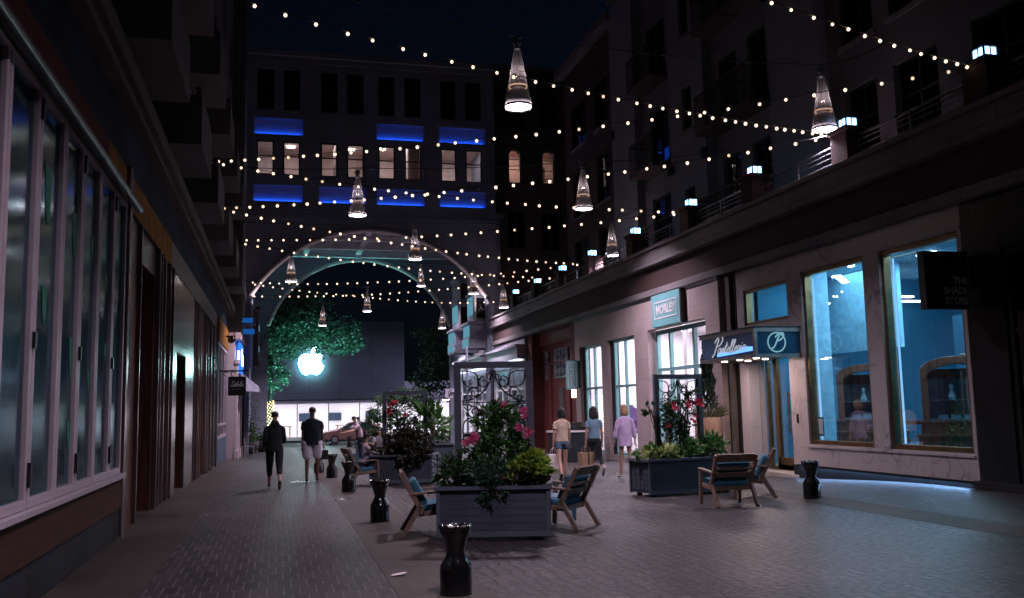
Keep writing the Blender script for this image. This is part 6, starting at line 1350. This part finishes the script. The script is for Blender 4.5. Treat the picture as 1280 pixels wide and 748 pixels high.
    # clothes
    def torso(mb, rows):
        rr = []
        for (zz,rx,ry,yo) in rows: c = SP(yo,zz)+Vector((0,0,dz)); rr.append((c.x,c.y,c.z,rx*b,ry*b))
        mb.rings(rr,20,(False,False))
    def sleeve(mb, k, upto, r0, r1):
        a = J['s%d'%k]; l = J['l%d'%k]; w = J['w%d'%k]; inn_ = Vector((-1 if k else 1,0,0))*.05*b
        pts = [a+inn_+Vector((0,0,.0)), a+Vector((0,0,-.012)), a.lerp(l,.3), a.lerp(l,.5)]; rr = [r0*.6,r0*.86,r0,r0*.97]
        if upto <= 1: pts.append(a.lerp(l,max(.6,upto))); rr.append(r1)
        else: pts += [l, l.lerp(w,.5), l.lerp(w,upto-1)]; rr += [(r0+r1)/2,(r0+r1)/2*.95,r1]
        mb.loft(pts, rr, 12)
    def legtube(mb, k, upto, r0, r1):
        h_, kn, an = J['h%d'%k], J['k%d'%k], J['a%d'%k]
        pts = [h_+Vector((0,0,.05)),h_,h_.lerp(kn,.5)]; rr = [r0*.95,r0,r0*.9]
        if upto <= 1: pts.append(h_.lerp(kn,upto)); rr.append(r1)
        else: pts += [kn, kn.lerp(an,.35), kn.lerp(an,upto-1)]; rr += [(r0*.4+r1*.6),(r0*.3+r1*.7),r1]
        mb.loft(pts, rr, 12)
    for w in wear:
        kind, mat_ = w[0], w[1]; m = MB()
        if kind == 'top':       # (kind, mat, hem z, looseness, sleeve length, sleeve r0, r1)
            hem, lo_, sl, r0, r1 = w[2:7]
            torso(m,[(hem,.155*lo_,.115*lo_,0),(hem+.10,.15*lo_,.115*lo_,0),(1.09,.14*lo_,.11*lo_,0),(1.2,.152*lo_,.118*lo_,0),(1.30,.172,.122,-.005),(1.38,.182,.10,-.01),(1.425,.155,.085,-.012),(1.452,.11,.075,-.012),(1.475,.068,.064,-.008)])
            for k in (0,1): sleeve(m,k,sl,r0*b,r1)
            FOLDS(add('top', m, mat_))
        elif kind == 'trousers':
            torso(m,[(.86,.15,.115,0),(.93,.158,.122,0),(1.0,.148,.112,0),(1.05,.14,.105,0)])
            for k in (0,1): legtube(m,k,w[2],w[3]*b,w[4])
            FOLDS(add('trousers', m, mat_), .015)
        elif kind == 'hood':
            c = J['nb']; m.rings([(c.x,c.y-.02,c.z-.05,.11,.085),(c.x,c.y-.035,c.z+.02,.105,.08),(c.x,c.y-.03,c.z+.08,.085,.07),(c.x,c.y-.01,c.z+.10,.06,.06)],14); add('hood', m, mat_)
    sm_ = shoes or shoe_w
    for k in (0,1):
        m = MB(); d, u = J['d%d'%k], J['u%d'%k]; e, t_, an = J['e%d'%k], J['t%d'%k], J['a%d'%k]; sdv = Vector((1,0,0))
        rows = [(e-d*.01,.030,.05,.01),(e+d*.05,.036,.058,.012),(e+d*.13,.042,.042,.002),(t_+d*.01,.036,.028,-.006),(t_+d*.045,.018,.016,-.01)]
        i0 = len(m.v)
        for (c,wx,hz_,oz) in rows:
            for q in range(10):
                a = 2*PI*q/10; m.v.append(tuple(c+sdv*wx*math.cos(a)+u*(oz+hz_*.55*max(-.55,math.sin(a))+.01)))
        for j in range(len(rows)-1):
            for q in range(10): a_ = i0+j*10+q; b_ = i0+j*10+(q+1)%10; m.f.append((a_,b_,b_+10,a_+10)); m.m.append(0)
        m.f.append(tuple(i0+q for q in range(10))); m.m.append(0); m.f.append(tuple(i0+(len(rows)-1)*10+q for q in range(10))); m.m.append(0)
        add('shoe', m, sm_)
    return lambda k: T @ J['p%d'%k]
person('person in black hooded top and cropped leggings walking on the left path', -.06, 22.3, 2, 1.77, skin_a, hair_black, ((24,8),(-14,34)), ((-12,7,55),(10,7,60)), [('top',cl_black,.86,1.16,1.95,.066,.045),('hood',cl_black),('trousers',cl_black,1.62,.10,.052)], shoes=shoe_teal, bulk=1.05)
hA = person('person in dark polo shirt and white shorts walking away with a bag', .86, 24.2, -4, 1.84, skin_b, MAT('hair_cropped',(.02,.014,.012),.7), ((-6,6),(10,4)), ((-4,7,10),(6,9,12)), [('top',cl_navy,.84,1.2,.72,.064,.062),('trousers',cl_white,.98,.115,.105)], shoes=shoe_d, bulk=1.22)
hB = person('person in cream shirt and denim shorts carrying a white bag', 6.48, 20.9, -8, 1.66, skin_a, hair_black, ((-12,28),(14,4)), ((-4,8,8),(8,8,20)), [('top',cl_cream,.93,1.12,.6,.064,.062),('trousers',cl_denim,.32,.105,.10)], hairstyle='bob', shoes=shoe_d, bulk=.92)
hC = person('person in blue tee and black trousers carrying a brown shopping bag', 7.42, 21.3, -4, 1.68, skin_a, hair_black, ((16,6),(-16,42)), ((-2,8,6),(6,8,8)), [('top',cl_blue,.96,1.08,.6,.064,.062),('trousers',cl_black,1.9,.10,.045)], hairstyle='curly', shoes=shoe_w, bulk=.95)
person('person with a blond bob in a long loose lilac shirt walking in white shoes', 8.02, 20.8, 4, 1.68, skin_a, hair_blond, ((8,4),(-6,16)), ((4,14,6),(-4,14,8)), [('top',cl_lilac,.74,1.3,1.8,.072,.058)], hairstyle='bob', shoes=shoe_w, bulk=.95)
person('person in pale pink top and red shorts sitting by the middle planter', 2.05, 22.40, -82, 1.5, skin_a, hair_black, ((78,70),(72,66)), ((40,8,40),(45,8,30)), [('top',cl_pink,.94,1.1,1.9,.07,.045),('trousers',cl_red,.5,.10,.095)], seat=.46, hairstyle='bun', shoes=shoe_d, bulk=.9)
person('person in grey shirt sitting bent forward among the far cafe guests', 3.35, 31.6, 170, 1.65, skin_a, hair_black, ((80,80),(76,78)), ((45,10,60),(45,10,50)), [('top',cl_grey,.94,1.1,.8,.08,.07),('trousers',cl_navy,1.8,.1,.06)], seat=.46, shoes=shoe_d, lean=14)
person('person in a white shirt leaning over a table among the far cafe guests', 2.9, 33.6, 110, 1.7, skin_a, hair_black, ((6,4),(-4,8)), ((50,8,30),(45,8,30)), [('top',cl_pink,.9,1.1,.8,.08,.07),('trousers',cl_navy,1.9,.1,.06)], shoes=shoe_d, lean=22)
person('thin distant person in dark clothes standing beyond the archway in front of the car', 4.55, 54.5, 60, 1.75, skin_b, hair_black, ((4,2),(-6,8)), ((20,6,70),(4,6,10)), [('top',cl_grey,.9,1.05,.8,.075,.06),('trousers',cl_navy,1.9,.09,.055)], shoes=shoe_d)
# bags in hands
def bag(label, hand, k, mat, w, d, h, name='shopping_bag', rz=0.0, drop=.16):
    p = hand(k); t = thing(name, label, 'bag', (p.x,p.y,p.z-h-drop)); c = Vector((p.x,p.y,p.z-drop)); R_ = Matrix.Translation((c.x,c.y,c.z)) @ Matrix.Rotation(rz,4,'Z')
    m = MB(); m.prism([(-w/2*.94,-h),(w/2*.94,-h),(w/2,0),(-w/2,0)],1,-d/2,d/2); m.xf(R_); m.build('sack', mat, t, bevel=.008)
    m = MB()
    for yy in (-d/2,d/2): m.loft([(-w*.22,yy,-.01),(-w*.16,yy*.5,drop*.7),(0,0,drop+.01),(w*.16,yy*.5,drop*.7),(w*.22,yy,-.01)],.006,5)
    m.xf(R_); m.build('bag_handle', mat, t)
bag('white paper bag held by the person in the cream shirt', hB, 0, paper_w, .30, .12, .34, rz=.2)
bag('large brown paper bag held by the person in the blue tee', hC, 0, paper_k, .40, .16, .48, rz=.35)
bag('narrow black bag behind the large brown paper bag', hC, 0, MAT('bag_black',(.02,.02,.022),.5), .16, .13, .42, rz=-.3, drop=.10)
bag('dark soft bag in the right hand of the person in white shorts', hA, 1, MAT('bag_dark',(.02,.018,.018),.6), .26, .12, .24, name='hand_bag', drop=.10)
sp = thing('paper_scrap', 'small white scrap of paper lying on the brick path near the tan strip', 'litter', (1.22,9.9,.01))
m = MB(); m.quad((1.15,9.84,.012),(1.25,9.82,.02),(1.30,9.92,.03),(1.19,9.95,.012)); m.quad((1.25,9.82,.02),(1.33,9.86,.035),(1.30,9.92,.03)); m.build('paper', paper_w, sp)
# cafe table between the guests
ctb = thing('cafe_table', 'small dark cafe table between the far seated guests', 'table', (3.2,32.8,gz(3,32))); z0 = gz(3,32)
m = MB(); m.lathe([(.001,.72),(.4,.72),(.4,.75),(.001,.75)],(3.2,32.7,z0),18); m.build('table_top', teak, ctb); m = MB(); m.lathe([(.001,0),(.22,0),(.2,.03),(.03,.05),(.03,.72),(.001,.72)],(3.2,32.7,z0),14); m.build('base', steel_dark, ctb)

# ------------------------------------------------------------------ camera, world, sun
cam = bpy.data.cameras.new('camera'); co = bpy.data.objects.new('camera', cam); C.objects.link(co)
co.matrix_world = Matrix.Translation((0,0,HC)) @ CAM.to_4x4(); cam.sensor_width = 36; cam.lens = F/1280*36; cam.clip_end = 1200; cam.clip_start = .05
sc.camera = co
w = bpy.data.worlds.new('World'); sc.world = w; w.use_nodes = True; t = w.node_tree; bg = t.nodes['Background']
sky = t.nodes.new('ShaderNodeTexSky'); sky.sky_type = 'NISHITA'; sky.sun_disc = False; sky.sun_elevation = math.radians(2); sky.sun_rotation = math.radians(200)
mu = t.nodes.new('ShaderNodeMix'); mu.data_type = 'RGBA'; mu.blend_type = 'MULTIPLY'; mu.inputs[0].default_value = 1; mu.inputs[7].default_value = (.0004,.0006,.0012,1); lk(t, sky.outputs[0], mu.inputs[6])
ad = t.nodes.new('ShaderNodeMix'); ad.data_type = 'RGBA'; ad.blend_type = 'ADD'; ad.inputs[0].default_value = 1; ad.inputs[7].default_value = (.0007,.0014,.0038,1); lk(t, mu.outputs[2], ad.inputs[6]); lk(t, ad.outputs[2], bg.inputs[0]); bg.inputs[1].default_value = 1.0
su = bpy.data.lights.new('sun','SUN'); su.energy = .012; su.angle = math.radians(.5); su.color = (.75,.85,1); so = bpy.data.objects.new('sun',su); C.objects.link(so); so.rotation_euler = (math.radians(40),0,math.radians(20))
vs = sc.view_settings; vs.view_transform = 'Standard'; vs.look = 'None'; vs.exposure = 0; vs.gamma = 1; vs.use_curve_mapping = False
sc.render.engine = 'CYCLES'; cy = sc.cycles
cy.use_denoising = True; cy.denoiser = 'OPENIMAGEDENOISE'; cy.max_bounces = 8; cy.diffuse_bounces = 3; cy.glossy_bounces = 4; cy.transparent_max_bounces = 16; cy.transmission_bounces = 6
cy.sample_clamp_indirect = 3; cy.sample_clamp_direct = 0; cy.caustics_reflective = False; cy.caustics_refractive = False; cy.blur_glossy = .5
cy.use_light_tree = True
